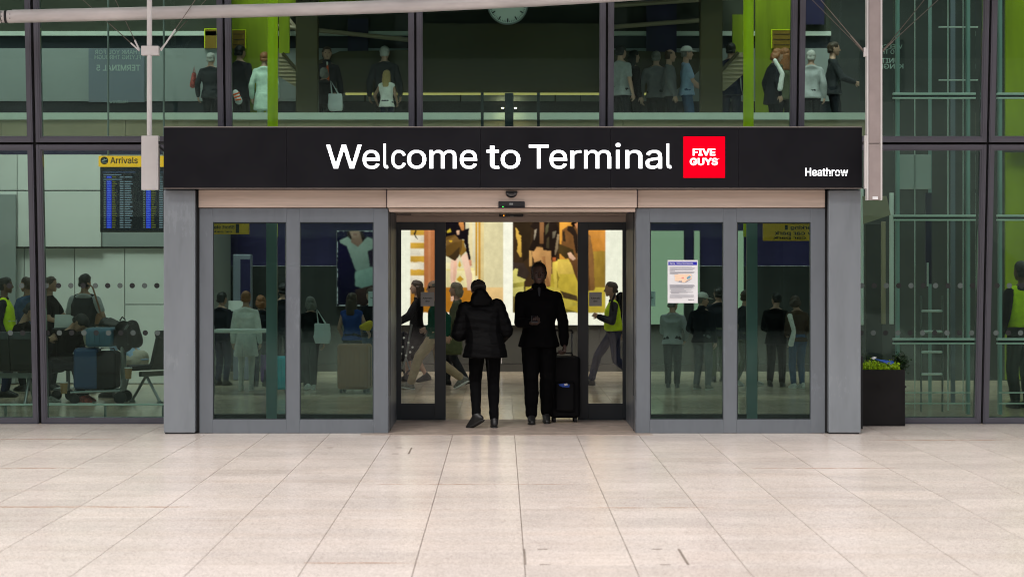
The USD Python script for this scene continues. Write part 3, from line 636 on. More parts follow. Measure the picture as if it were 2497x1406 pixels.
for ln, k in ((54, 0), (61, 0), (60, 0), (57, 0), (13, 1.4), (61, 0), (59, 0), (21, 0)):
    pol.append((R(1633, yy, 1633 + ln, yy + 0.8), g_)); yy += 2.1 + k
pol += [([(1644, 670), (1653, 668), (1686, 668), (1686, 672), (1687, 679), (1678, 683), (1671, 688.5), (1661, 687.5), (1652, 685), (1645, 684), (1646, 677)], (0.85, 0.62, 0.45)), ([(1674, 678), (1677, 674), (1682, 671.5), (1685, 675), (1681, 679.5), (1676, 681)], (0.18, 0.36, 0.48)),
        (R(1662, 675.5, 1668, 679), (0.8, 0.3, 0.25)), (R(1655, 684.5, 1663, 687), (0.25, 0.3, 0.4)), ([(1671, 686.5), (1684, 679.5), (1684.6, 680.2), (1672, 687.6)], (0.3, 0.25, 0.3))]
yy = 694
for ln, x in ((60, 0), (61, 0), (57, 0), (59, 0), (55, 0), (35, 0), (50, 3), (37, 3), (57, 0), (41, 3), (20, 3), (0, 0), (59, 0), (59, 0), (58, 0), (30, 0)):
    if ln: pol.append((R(1633 + x, yy, 1633 + x + ln, yy + (1.1 if yy < 699 else 0.7)), g_))
    yy += 2.05
m_, c_ = prints(pol, D - 0.0012, 0.00035, 0.0003); part('printed_text', m_, 'print_matt', nt, colors=c_)
part('lettering', fit(glyph('Warning - Notice of Court Injunction', True), 1633, 640.2, 1690, 644.6, D - 0.0035, 0.0006), 'paper_white', nt)
part('lettering', fit(glyph('Heathrow', True), 1678, 729, 1692, 731.6, D - 0.0013, 0.0006), 'letter_black', nt)

# ------------------------------------------------------------------ inside: shell of the hall
HB = 35.8                                                   # depth of the hall's back wall
hf = thing('hall_floor', kind='structure')
part('floor_bed', bx(-9.5, 9.5, 24.62, 37, -0.2, -0.011), 'grout', hf)
tx = 0.6153
for c in range(-6, 7):
    for r in range(19):
        ya, yb = 24.62 + r*0.5955, 24.62 + (r+1)*0.5955
        if ya > HB: continue
        part('floor_tile', bx(TX0 + c*tx + 0.0015, TX0 + (c+1)*tx - 0.0015, ya + 0.001, min(yb, HB + 0.2) - 0.001, -0.02, RNG.uniform(-0.0003, 0.0003), 0.001), 'hall_stone', hf)
part('floor_field', cat([bx(-9.5, TX0 - 6*tx - 0.001, 24.62, 37, -0.0105, 0.0), bx(TX0 + 7*tx + 0.001, 9.5, 24.62, 37, -0.0105, 0.0)]), 'hall_stone', hf)
part('front_sill', cat([bx(-9.5, -3.2, 23.99, 24.62, -0.0105, 0.0), bx(3.42, 9.5, 23.99, 24.62, -0.0105, 0.0)]), 'hall_stone', hf)
bw = thing('hall_back_wall', kind='structure')
zp = Z(793, HB)
part('blue_wall', bx(-9.3, 9.3, HB, HB+0.3, Z(648, HB), 9.0), 'wall_blue', bw)
part('lower_wall', bx(-9.3, 9.3, HB, HB+0.3, zp, Z(648.2, HB)), 'wall_deep', bw)
for k in range(12):
    part('plinth_panel', bx(-9.3 + 1.55*k + 0.003, -9.3 + 1.55*(k+1) - 0.003, HB - 0.02, HB + 0.28, Z(886, HB), zp), 'plinth_grey', bw)
part('skirting', bx(-9.3, 9.3, HB - 0.03, HB + 0.28, 0.0, Z(887, HB)), 'skirting', bw)
sw = thing('hall_side_wall', kind='structure')
part('end_wall', bx(-9.5, -9.3, 24.3, 36.1, 0, 9.0), 'wall_grey', sw); part('end_wall', bx(9.3, 9.5, 24.3, 36.1, 0, 9.0), 'wall_dark', sw)
# pale panelled wall of the arrivals area
DW = 32.0
lw = thing('arrivals_wall', kind='structure')
xe = X(560, 35.0) ; xe = -4.30
def panel(px0, px1, py0, py1, d, m, g=0.006):
    part('wall_panel', bx(X(px0, d) + g, X(px1, d) - g, d, d + 0.12, Z(py1, d) + g, Z(py0, d) - g), m, lw)
part('backing', bx(-9.3, xe, DW + 0.13, DW + 0.25, 0, 3.19), 'wall_dark', lw)
for a, b in ((-330, -120), (-120, 59), (59, 182), (182, 304), (304, 484)):
    if a == 304: panel(a, b, 604, 742, DW, 'wall_white'); panel(a, b, 742, 890, DW, 'wall_white'); panel(a, b, 890, 934, DW, 'wall_white', 0.002)
    else: panel(a, b, 604, 934, DW, 'wall_white')
for a, b in ((-330, 42), (42, 247)):
    panel(a, b, 465, 602, DW - 0.10, 'wall_white'); panel(a, b, 376, 464, DW - 0.10, 'wall_white')
panel(248, 484, 376, 602, DW - 0.06, 'wall_grey')
part('return_wall', bx(xe - 0.1, xe, DW + 0.25, HB, 0, 3.19), 'wall_grey', lw)
for px in (-2, 78): part('door_post', pb(px, 474, px + (40 if px < 0 else 10), 934, DW - 0.16, 0.05), 'steel_green' if px > 0 else 'wall_grey', lw)
# mezzanine
DM = 28.0
mz = thing('mezzanine', 'upper floor gallery with a pale edge band behind the upper glass', 'gallery', (0, DM, 3.2))
part('floor_slab', bx(-3.6, 4.6, DM + 0.06, 30.25, 3.20, 3.28), 'ceiling_white', mz)
part('floor_slab', bx(-9.3, -3.602, DM + 0.06, 28.8, 3.20, 3.28), 'ceiling_white', mz)
part('edge_band', bx(-9.3, 4.6, DM - 0.02, DM + 0.04, Z(292, DM), Z(275, DM)), 'band_pale', mz)
x0 = -9.3
for k in range(9):
    part('fascia_panel', bx(-9.3 + 1.544*k + 0.003, -9.3 + 1.544*(k+1) - 0.003, DM, DM + 0.05, Z(350, DM), Z(292.6, DM)), 'band_beige', mz)
uw = thing('gallery_wall', kind='structure')
DU = 30.3
def band(py0, py1, m, off=0.0):
    for d, xa, xb in ((DU, -3.95, 4.42), (28.85, -9.3, -3.63)):
        part('wall_band', bx(xa, xb, d - off, d + 0.08 - off, Z(py1, d), Z(py0, d)), m, uw)
band(-120, 77, 'ceiling_dark'); band(77.3, 88, 'band_pale', 0.05); band(88.3, 118, 'band_navy'); band(247.3, 275, 'band_navy'); band(275.3, 330, 'band_beige')
part('return_panel', bx(-3.629, -3.60, 28.80, 30.2, 3.3, 5.9), 'wall_grey', uw)
for d, xs in ((DU, (-3.95, -1.6, 1.06, 3.72, 4.42)), (28.85, (-9.3, -6.9, -5.15, -3.63))):
    for a, b in zip(xs[:-1], xs[1:]):
        part('wall_panel', bx(a + 0.006, b - 0.006, d - 0.02, d + 0.06, Z(247, d), Z(118.3, d)), 'wall_grey', uw)
# ceilings
hc = thing('hall_ceiling', kind='structure')
for k in range(9):
    part('roof_beam', bx(-9.3, 9.3, 24.3 + 1.35*k, 24.3 + 1.35*k + 0.16, 6.6, 7.1), 'ceiling_white', hc)
    if k < 8: part('rooflight', bx(-9.3, 9.3, 24.3 + 1.35*k + 0.162, 24.3 + 1.35*(k+1) - 0.002, 6.95, 6.97), 'glass_clear', hc)
part('ceiling_slab', bx(-2.85, 2.9, 28.2, 30.28, 5.55, 5.65), 'ceiling_dark', hc)
part('ceiling_slab', bx(-3.95, 4.6, 33.6, 36.0, 6.35, 6.45), 'ceiling_dark', hc)
# pale diagonal roof trusses seen faintly through the middle panes
tr = thing('roof_truss', 'faint olive roof trusses inside above the dark ceiling panel', 'roof truss', (0, 29, 4.5))
for a, b in (((1028, 84), (1480, 66)), ((1028, 108), (1180, 92)), ((1028, 116), (1200, 128)), ((1300, 92), (1465, 108)), ((1300, 128), (1465, 112)), ((1496, 14), (1800, -6)), ((1496, 66), (1706, 50)), ((540, 50), (1000, 98)), ((700, 44), (770, 130)), ((1480, 72), (1496, 68))):
    part('truss_bar', tube(P(*a, 30.15), P(*b, 30.05), 0.03, 8), 'band_beige', tr)

# ------------------------------------------------------------------ upper middle: dark bulkhead with lit edge, lamp post, clock, lime columns
D = 29.95
bk = thing('lobby_bulkhead', 'big dark angular bulkhead with a gold lower edge behind the upper panes', 'bulkhead', P(1240, 228, D))
dk = [(838, 226), (776, 188), (776, 150), (830, 127), (1000, 124), (1010, 60), (1480, 60), (1490, 124), (1655, 130), (1706, 128), (1706, 172), (1686, 190), (1642, 226)]
g_ = Polygon([(X(a, D), Z(b, D)) for a, b in dk])
part('dark_panel', facing(trimesh.creation.extrude_polygon(g_, 0.10, engine='earcut'), D), 'olive_dark', bk)
for a, b in ((842, 1005), (1005, 1173), (1179, 1310), (1317, 1475), (1475, 1640)):
    part('edge_strip', pb(a, 226.5, b, 231.5, D - 0.16, 0.05), 'strip_gold', bk)
for px in (890, 1123, 1354, 1585):
    part('bracket', pb(px-1.5, 231.5, px+1.5, 247, D - 0.15, 0.04), 'joint_black', bk)
lp = thing('lamp_post', 'dark square post with two warm downlights in the middle upper pane', 'lamp', P(1241, 300, 27.6))
part('post', pb(1231, 227, 1252, 345, 27.6, 0.1, 0.004), 'leaf_dark', lp)
for px in (1176, 1313): part('side_post', pb(px-3.5, 226, px+3.5, 345, 27.62, 0.04), 'leaf_dark', lp)
for px in (1226, 1257):
    part('lamp_head', pb(px-3, 226, px+3, 229.5, 30.1, 0.09), 'black_plastic', lp)
    part('lamp_lens', bx(X(px-2.6, 30.1), X(px+2.6, 30.1), 30.12, 30.18, Z(230.0, 30.1), Z(229.6, 30.1)), 'lamp_lit', lp)
    part('lamp_lens', bx(X(px-2.6, 27.8), X(px+2.6, 27.8), 27.80, 27.86, Z(263.4, 27.8), Z(263.0, 27.8)), 'lamp_lit', lp)
    part('lamp_head', bx(X(px-3, 27.8), X(px+3, 27.8), 27.79, 27.87, Z(262.9, 27.8), Z(260, 27.8)), 'black_plastic', lp)
Dc = 29.0
ck = thing('wall_clock', 'round pale clock dial partly hidden by the tie tube', 'clock', P(1238, 11, Dc))
part('dial', disc(P(1238, 11, Dc), [0, 1, 0], 0.252, 0.05, 48), 'beam_white', ck)
part('rim', ring(P(1238, 11, Dc - 0.01), [0, 1, 0], 0.262, 0.016, 0.06, 48), 'dull_metal', ck)
for k in range(60):
    a = math.radians(6*k); r0_, r1_, w = (0.235, 0.185, 0.008) if k % 5 == 0 else (0.235, 0.215, 0.003)
    mm = bx(-w, w, Dc - 0.030, Dc - 0.026, r1_, r0_); mm.apply_transform(trimesh.transformations.rotation_matrix(a, [0, 1, 0], [0, Dc, 0])); mm.apply_translation((X(1238, Dc), 0, Z(11, Dc)))
    part('hour_mark' if k % 5 == 0 else 'minute_mark', mm, 'letter_black', ck)
for a, L in ((300, 0.14), (10, 0.2)):
    mm = bx(-0.007, 0.007, Dc - 0.036, Dc - 0.032, -0.03, L); mm.apply_transform(trimesh.transformations.rotation_matrix(math.radians(a), [0, 1, 0], [0, Dc, 0])); mm.apply_translation((X(1238, Dc), 0, Z(11, Dc)))
    part('hand', mm, 'letter_black', ck)
for px, where in ((665, 'left of the dark bulkhead'), (1825, 'right of the dark bulkhead')):
    D = 25.2
    t = thing('lime_column', 'slender lime green steel column ' + where, 'column', P(px, 1000, D))
    part('shaft', trimesh.creation.cylinder(0.059, 6.4, sections=28, transform=trimesh.transformations.translation_matrix((X(px, D), D, 3.2 + 2.0))), 'lime_paint', t, smooth=40)
    part('collar', trimesh.creation.cylinder(0.066, 0.05, sections=28, transform=trimesh.transformations.translation_matrix((X(px, D), D, 2.35))), 'lime_paint', t, smooth=40)
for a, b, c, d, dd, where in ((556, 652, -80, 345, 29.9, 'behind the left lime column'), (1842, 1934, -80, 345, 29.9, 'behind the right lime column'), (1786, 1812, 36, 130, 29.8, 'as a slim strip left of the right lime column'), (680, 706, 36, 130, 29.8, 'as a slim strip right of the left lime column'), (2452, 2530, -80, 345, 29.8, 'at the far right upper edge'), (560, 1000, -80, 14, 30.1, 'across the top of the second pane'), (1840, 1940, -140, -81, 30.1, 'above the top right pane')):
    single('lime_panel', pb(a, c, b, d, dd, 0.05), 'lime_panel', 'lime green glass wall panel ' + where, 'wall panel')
for a, b, c, d, dd, where in ((848, 898, 46, 200, 30.2, 'above the tote bag woman'), (1576, 1650, -20, 130, 30.2, 'right of the middle pane'), (1960, 2010, -90, 60, 30.2, 'beside the hanging channel')):
    single('purple_banner', pb(a, c, b, d, dd, 0.02), 'wall_blue', 'tall dark purple banner on the gallery ' + where, 'banner')
# stair soffits: tan ribbed slopes beside the lime columns
for sgn, pts, where in ((1, [(680, 130), (689, 130), (760, 212), (721, 212), (680, 186)], 'right of the left lime column'), (-1, [(1812, 128), (1800, 128), (1722, 214), (1768, 220), (1812, 182)], 'left of the right lime column')):
    D = 29.4
    t = thing('stair_flight', 'tan underside of a stair flight rising ' + where, 'stairs', P(pts[0][0], 212, D))
    g_ = Polygon([(X(a, D), Z(b, D)) for a, b in pts]); bnd = g_.bounds
    part('soffit', facing(trimesh.creation.extrude_polygon(g_, 0.12, engine='earcut'), D + 0.12), 'stair_tan', t)
    for k in range(1, 9):
        z = bnd[1] + (bnd[3] - bnd[1])*k/9
        seg = g_.intersection(sbox(bnd[0]-1, z - 0.006, bnd[2]+1, z + 0.006))
        if seg.area > 1e-5: part('rib', facing(extrude(seg, 0.014), D - 0.0005), 'band_beige', t)
    q = [pts[1], pts[2]] if sgn > 0 else [pts[1], pts[2]]
    part('stringer', tube(P(*q[0], D - 0.02), P(*q[1], D - 0.02), 0.022, 8), 'olive_dark', t)
for px0, px1, where in ((721, 775, 'left of the tote bag woman'), (1708, 1762, 'right of the white capped man')):
    single('dark_pillar', pb(px0, -60, px1, 345, 28.6, 0.2, 0.01), 'olive_dark', 'broad dark olive pillar on the gallery ' + where, 'pillar')
# mirrored lettering panels (seen from behind)
D = 28.78
t = thing('thank_you_panel', 'grey panel with mirrored lettering thanking travellers behind the left pole', 'sign', P(285, 250, D))
part('panel', pb(216, 118.5, 352, 249, D, 0.02), 'totem_grey', t)
for s_, a, b, c, d in (('THANK YOU FOR', 232, 343, 122, 132.5), ('FLYING THROUGH', 231, 343, 134.5, 145), ('TERMINAL 5', 235, 342, 158.5, 173), ('Heathrow', 267, 311, 244, 252)):
    part('lettering', fit(glyph(s_, s_ == 'TERMINAL 5'), a, c, b, d, D - 0.001, 0.003, mirror=True), 'letter_pale', t)
D = 27.4
t = thing('greeting_board', 'dark panel with mirrored lettering welcoming travellers behind the steel channel', 'sign', P(2170, 240, D))
part('panel', pb(2096, 98, 2206, 248, D, 0.02), 'wall_dark', t)
for s_, a, b, c, d in (('WELCOME', 2118, 2200, 109, 119), ('TO THE', 2140, 2190, 121.5, 132), ('UNITED', 2126, 2192, 142, 154), ('KINGDOM', 2110, 2203, 156, 168)):
    part('lettering', fit(glyph(s_, s_ in ('UNITED', 'KINGDOM')), a, c, b, d, D - 0.001, 0.003, mirror=True), 'letter_pale', t)
for px0, py0, px1, py1, D, rows, label in ((500, 72, 528, 118, 28.8, 0, 'small amber sign at the edge of the upper left pane'), (566, 74, 598, 118, 29.85, 3, 'amber framed map sign on the left lime panel'), (1883, 74, 1934, 118, 29.85, 3, 'amber framed map sign on the right lime panel')):
    t = thing('amber_sign', label, 'sign', P((px0+px1)/2, py1, D))
    part('panel', pb(px0, py0, px1, py1, D, 0.03), 'amber_dull', t)
    for k in range(rows): part('rule', pb(px0+3, py0 + 9 + 13*k, px1-3, py0 + 10.2 + 13*k, D - 0.004, 0.003), 'letter_black', t)
    part('rim', cat([pb(px0-2, py0-2, px1+2, py0, D - 0.003, 0.03), pb(px0-2, py0, px0, py1, D - 0.003, 0.03), pb(px1, py0, px1+2, py1, D - 0.003, 0.03)]), 'lime_paint', t)

# ------------------------------------------------------------------ lit posters on the back wall
DPW = HB - 0.08
def lightbox(px0, px1, py0, py1, label, cat_='lightbox'):
    t = thing('lightbox', label, cat_, P((px0+px1)/2, py1, DPW))
    part('case', pb(px0-1.5, py0-1.5, px1+1.5, py1+1.5, DPW + 0.004, 0.074), 'dull_metal', t)
    return t
def z4(pts): return [(1080 + u/7.344, 530 + v/7.344) for u, v in pts]
cream = srgb(240, 228, 186); ivory = srgb(250, 248, 226)
L = lightbox(970, 1522, 515, 792, 'large lit fashion poster pair facing the open doors')
F = part('white_field', pb(970, 515, 1522, 792, DPW, 0.003), 'print_lit', L, colors=np.tile(ivory, (8, 1)))
A = [(R(1000, 515, 1227, 762), srgb(243, 231, 180)), (R(1000, 515, 1044, 762), srgb(244, 226, 190))]
for k, y in enumerate((543, 559.5, 575.5, 592, 608, 624.5, 641, 657, 673)):
    A.append((R(999.5, y, 1040 + (k % 2)*2, y + 14), srgb(215, 165, 60) if k % 2 == 1 else srgb(246, 232, 208)))
A += [(R(1034, 515, 1066, 700), srgb(196, 122, 74)), (R(1044, 515, 1050, 700), srgb(210, 140, 92)), (R(1058, 515, 1062, 700), srgb(176, 104, 62)), (R(1000, 700, 1227, 762), srgb(178, 116, 34)),
      ([(1013, 560), (1009, 569), (1013, 580), (1019, 584), (1013, 573), (1016, 562)], srgb(30, 22, 14)),
      (R(1085, 515, 1160, 640), srgb(246, 236, 196)), (R(1138, 515, 1152, 700), srgb(238, 222, 170)), (R(1159, 540, 1164, 672), srgb(206, 150, 36)), (R(1166, 515, 1171.5, 690), srgb(214, 158, 60)), (R(1172, 515, 1180, 690), srgb(236, 214, 150)),
      (z4([(60, 920), (560, 905), (560, 960), (60, 980)]), srgb(240, 224, 150)), (R(1088, 660, 1158, 700), srgb(238, 226, 168)), (z4([(240, 1105), (305, 1040), (375, 1105), (305, 1165)]), srgb(206, 160, 40)), (z4([(270, 860), (300, 760), (330, 860), (300, 900)]), srgb(222, 184, 70)),
      (R(1180, 700, 1227, 762), srgb(226, 190, 128)),
      # standing woman, from the shoulders down
      (z4([(140, 760), (265, 740), (250, 1000), (205, 1240), (190, 1500), (140, 1500), (150, 1200), (130, 1050)]), srgb(236, 196, 168)), (z4([(320, 700), (430, 640), (500, 900), (525, 1080), (505, 1300), (440, 1300), (420, 1100), (390, 960)]), srgb(238, 200, 172)),
      (z4([(190, 790), (250, 770), (230, 1100), (195, 1250), (180, 1100)]), srgb(228, 180, 150)),
      (z4([(300, 400), (370, 400), (420, 600), (310, 720), (295, 640)]), srgb(150, 112, 44)), (z4([(40, 350), (220, 300), (350, 400), (340, 560), (290, 690), (220, 780), (40, 680)]), srgb(104, 76, 34)), (z4([(160, 660), (300, 520), (290, 690), (220, 780), (90, 700)]), srgb(66, 50, 28)), (z4([(40, 420), (230, 330), (340, 420), (190, 450), (40, 520)]), srgb(126, 94, 48)),
      (z4([(110, 410), (165, 415), (160, 445), (115, 440)]), srgb(226, 178, 50)),
      (z4([(-60, 200), (140, -60), (420, -120), (470, 210), (450, 380), (300, 400), (210, 310), (40, 350), (-60, 330)]), srgb(24, 20, 24)), (z4([(260, -60), (360, -60), (380, 220), (340, 240), (290, 120)]), srgb(226, 150, 80)), (z4([(410, -60), (475, -60), (470, 190), (400, 210)]), srgb(244, 232, 190)),
      (z4([(380, 240), (470, 210), (450, 420), (500, 760), (465, 790), (420, 600), (385, 450)]), srgb(22, 18, 22)), (z4([(462, 760), (515, 765), (520, 860), (480, 870)]), srgb(214, 150, 116)), (z4([(240, 240), (300, 230), (290, 310), (255, 310)]), srgb(232, 186, 150)), (z4([(70, 250), (130, 200), (150, 260), (80, 275)]), srgb(220, 190, 60)),
      (R(1113, 700, 1120, 716), srgb(60, 30, 30))]
def shade(c, k): return tuple(min(1, v*k) for v in c)
A2 = [(p, shade(c, 1.12), shade(c, 0.72), 20 + 37*i % 140) for i, (p, c) in enumerate(A)] + [(R(1227, 515, 1250, 792), ivory, ivory, 0, 0.03), (R(970, 762, 1250, 792), ivory, ivory, 0, 0.03), (R(970, 515, 1000, 792), ivory, ivory, 0, 0.03)]
m_, c_ = painted([(R(970, 515, 1522, 792), ivory, ivory, 0, 0.03)] + A2, 970, 515, 1249.5, 792, DPW - 0.002); part('left_image', m_, 'print_lit', L, colors=c_)
B = [(R(1250, 515, 1476, 762), srgb(60, 44, 28)), (R(1364, 515, 1476, 640), srgb(238, 166, 66)), (R(1406, 560, 1476, 640), srgb(214, 142, 58)), (R(1360, 632, 1476, 672), srgb(214, 186, 78)), (z4([(1960, 780), (2400, 780), (2420, 1050), (1960, 1080)]), srgb(222, 190, 84)), (R(1340, 668, 1476, 762), srgb(196, 172, 60)), (R(1436, 612, 1476, 700), srgb(170, 134, 52)),
     (z4([(1300, 180), (1350, 170), (1360, 300), (1400, 330), (1410, 700), (1385, 710), (1330, 600), (1345, 480), (1310, 340)]), srgb(238, 190, 84)), (z4([(1250, 60), (1520, 80), (1580, 140), (1560, 700), (1430, 800), (1410, 330), (1300, 180)]), srgb(52, 40, 26)),
     (z4([(1250, 800), (1450, 820), (1560, 1000), (1480, 1110), (1250, 1040)]), srgb(60, 48, 40)), (z4([(1250, 960), (1300, 910), (1345, 930), (1320, 1050), (1480, 1110), (1450, 1160), (1450, 1560), (1250, 1560)]), srgb(206, 196, 108)), (z4([(1250, 1180), (1450, 1150), (1450, 1230), (1250, 1260)]), srgb(170, 160, 70)),
     (R(1250, 722, 1330, 762), srgb(104, 88, 40)), (z4([(1480, 1240), (1960, 1240), (2420, 1560), (1960, 1700), (1480, 1700)]), srgb(186, 168, 66)), (z4([(2000, 1280), (2400, 1400), (2420, 1500), (2120, 1430)]), srgb(70, 56, 34)), (z4([(1960, 1560), (2420, 1700), (1960, 1700)]), srgb(120, 110, 40)),
     # baluster
     (z4([(1990, 780), (2050, 780), (2050, 930), (2085, 1080), (2060, 1180), (2070, 1260), (2160, 1420), (1970, 1420), (1990, 1260), (2000, 1180), (1975, 1080), (1995, 930)]), srgb(226, 200, 84)), (z4([(2040, 940), (2085, 1080), (2060, 1180), (2070, 1260), (2050, 1260), (2040, 1100)]), srgb(150, 128, 44)),
     # man in leather jacket and tan trousers
     (z4([(1590, 520), (1930, 560), (1950, 900), (1920, 1230), (1840, 1240), (1810, 900), (1760, 760), (1640, 800), (1600, 680)]), srgb(196, 146, 88)), (z4([(1770, 700), (1830, 690), (1850, 960), (1930, 1220), (1860, 1240), (1810, 900)]), srgb(160, 112, 66)), (z4([(1545, 590), (1590, 600), (1600, 860), (1550, 880)]), srgb(214, 166, 98)),
     (z4([(1560, 160), (1640, 60), (2020, 60), (2085, 220), (2080, 480), (2030, 700), (1940, 720), (1950, 600), (1800, 590), (1770, 500), (1700, 500), (1630, 610), (1540, 580), (1620, 380), (1650, 220)]), srgb(40, 30, 24)),
     (z4([(1730, 60), (1810, 60), (1800, 470), (1735, 470)]), srgb(150, 104, 64)), (z4([(1640, 230), (1680, 210), (1660, 330), (1630, 420)]), srgb(172, 156, 132)), (z4([(1840, 160), (1900, 90), (1880, 260), (1830, 320)]), srgb(96, 90, 62)), (z4([(1960, 260), (2030, 240), (2000, 360), (1960, 380)]), srgb(120, 110, 90)), (z4([(1860, 380), (1900, 340), (1900, 560), (1850, 540)]), srgb(74, 64, 44)), (z4([(2050, 300), (2085, 300), (2060, 560), (2010, 690), (2000, 650)]), srgb(150, 128, 96)),
     (z4([(1965, 720), (2020, 720), (2020, 790), (1965, 800)]), srgb(190, 100, 50)),
     # second man in long coat
     (z4([(2130, 230), (2240, 150), (2420, 160), (2640, 330), (2700, 700), (2720, 1300), (2480, 1340), (2380, 1000), (2260, 760), (2110, 520), (2130, 380)]), srgb(122, 82, 44)), (z4([(2240, 160), (2330, 150), (2420, 330), (2440, 640), (2380, 640), (2330, 330), (2220, 220)]), srgb(46, 34, 26)), (z4([(2140, 260), (2180, 240), (2200, 440), (2150, 420)]), srgb(60, 46, 30)), (z4([(2080, 470), (2330, 570), (2360, 700), (2200, 740), (2060, 620)]), srgb(74, 58, 30)), (z4([(2300, 70), (2400, 60), (2400, 160), (2330, 170), (2290, 120)]), srgb(30, 20, 16)), (z4([(2360, 120), (2420, 90), (2420, 190), (2390, 200)]), srgb(220, 150, 100)),
     (z4([(2230, 640), (2290, 620), (2380, 740), (2330, 770), (2260, 720)]), srgb(232, 186, 150)), (z4([(2280, 780), (2420, 760), (2620, 1300), (2480, 1340), (2340, 960)]), srgb(96, 64, 36)), (z4([(2500, 330), (2640, 330), (2700, 700), (2720, 1300), (2640, 1310), (2600, 760)]), srgb(150, 104, 58)), (z4([(2470, 600), (2520, 760), (2560, 1100), (2500, 1080)]), srgb(58, 40, 26))]
B2 = [(p, shade(c, 1.15), shade(c, 0.62), 15 + 53*i % 150, 0.26) for i, (p, c) in enumerate(B)]
m_, c_ = painted([(R(970, 515, 1522, 792), ivory, ivory, 0, 0.03)] + B2 + [(R(1476, 515, 1522, 792), ivory, ivory, 0, 0.03), (R(1249, 762, 1522, 792), ivory, ivory, 0, 0.03)], 1249.6, 515, 1522, 792, DPW - 0.002, seed=2)
part('right_image', m_, 'print_lit', L, colors=c_)
G_ = lightbox(1568, 1667, 563, 790, 'pale green lit panel seen through the right fixed screen')
part('lit_face', pb(1568, 563, 1667, 790, DPW, 0.003), 'panel_lit', G_)
G_ = lightbox(1693, 1706, 563, 790, 'narrow pale green lit strip right of the court notice')
part('lit_face', pb(1693, 563, 1706, 790, DPW, 0.003), 'panel_lit', G_)
G_ = lightbox(1780, 1813, 563, 790, 'pale green lit strip left of the inner mullion')
part('lit_face', pb(1780, 563, 1813, 790, DPW, 0.003), 'panel_lit', G_)
V = lightbox(822, 925, 563, 745, 'dark lit poster of a woman in a white vest in the left screen')
part('dark_field', pb(822, 563, 925, 745, DPW, 0.003), 'print_lit', V, colors=np.tile(srgb(34, 22, 66), (8, 1)))
vd = srgb(24, 18, 46)
vp = [(R(822, 563, 925, 745), vd, srgb(14, 12, 26), 90), ([(846, 563), (884, 563), (890, 580), (880, 600), (856, 600), (846, 580)], srgb(44, 34, 30), srgb(28, 22, 22), 90), ([(828, 586), (848, 577), (862, 592), (882, 592), (896, 578), (925, 586), (925, 640), (906, 668), (868, 660), (846, 640)], srgb(150, 160, 148), srgb(98, 112, 104), 70),
      ([(858, 563), (876, 563), (884, 590), (872, 602), (856, 590)], srgb(150, 118, 100), srgb(120, 90, 78), 90), ([(852, 563), (877, 563), (874, 576), (866, 582), (857, 577)], srgb(166, 134, 116), srgb(140, 108, 92), 60), (R(862, 571, 870, 573), srgb(110, 60, 56)),
      ([(825, 590), (846, 600), (868, 660), (862, 712), (838, 700), (822, 650)], srgb(30, 24, 52), srgb(16, 14, 30), 80), ([(866, 662), (905, 652), (925, 664), (925, 690), (890, 706), (866, 696)], srgb(128, 150, 138), srgb(84, 104, 98), 60), ([(896, 612), (925, 600), (925, 650), (902, 650)], srgb(40, 32, 44)), ([(866, 706), (925, 690), (925, 745), (868, 745)], srgb(58, 42, 38), srgb(30, 22, 20), 90)]
m_, c_ = painted(vp, 822, 563, 925, 745, DPW - 0.002, blur=1.0, seed=3); part('image', m_, 'poster_dim', V, colors=c_)


# ------------------------------------------------------------------ hall furniture and signs
D = 27.2
for px0, px1, txt, rows, label in ((486, 607, None, (('Departures', 492, 575, 532, 545), ('Short stay', 515, 572, 549, 560), ('car park', 520, 566, 562, 568)), 'hanging amber sign with mirrored lettering at the left screen top'),
                                   (1861, 2010, None, (('Departures', 1930, 2040, 536, 548), ('parking', 1928, 1988, 550, 561), ('Short stay car park', 1889, 2060, 563, 575), ('car park', 1886, 1965, 576, 584)), 'hanging amber sign with mirrored lettering at the right screen top')):
    t = thing('hanging_sign', label, 'sign', P((px0+px1)/2, 580, D))
    part('panel', pb(px0, 500, px1, 571 if px0 < 600 else 587, D, 0.05, 0.004), 'signal_yellow', t)
    for s_, a, b, c, d in rows:
        g0 = glyph(s_, True)
        mm = fit(g0, a, c, min(b, px1 - 4) if px0 < 600 else b, d, D - 0.001, 0.003, mirror=True)
        if px0 > 600:
            mm = trimesh.intersections.slice_mesh_plane(mm, [-1, 0, 0], [X(px1 - 2, D), 0, 0])
        part('lettering', mm, 'letter_black', t)
    part('pictogram', pb(575 if px0 < 600 else 1914, 546 if px0 < 600 else 549, 583 if px0 < 600 else 1921, 568 if px0 < 600 else 560, D - 0.004, 0.003), 'letter_black', t)
    for u in (0.2, 0.8): part('hanger_rod', tube((X(px0 + (px1-px0)*u, D), D + 0.02, Z(500, D)), (X(px0 + (px1-px0)*u, D), D + 0.02, 3.3), 0.01, 8), 'dull_metal', t)
D = 33.0
t = thing('information_totem', 'slim pale grey information totem behind the white dressed woman', 'totem', P(590, 920, D))
part('body', pb(568, 620, 612, 926, D, 0.22, 0.01), 'totem_grey', t); part('screen', pb(586, 632, 610, 740, D - 0.006, 0.008), 'wall_blue', t); part('lens_plate', pb(557, 733, 592, 758, D - 0.03, 0.02), 'beam_white', t)
D = 29.0
t = thing('glass_counter', 'pale green glass fronted counter behind the left fixed screen', 'counter', P(590, 960, D))
for a, b in ((522, 590), (591, 658)):
    part('front_panel', pb(a, 812, b, 962, D + 0.3, 0.02), 'glass_clear', t)
part('counter_top', pb(520, 803, 660, 811, D + 0.24, 0.5, 0.006), 'beam_white', t)
for px in (520, 657): part('leg', pb(px, 811.5, px+3, 965, D + 0.3, 0.05), 'dull_metal', t)
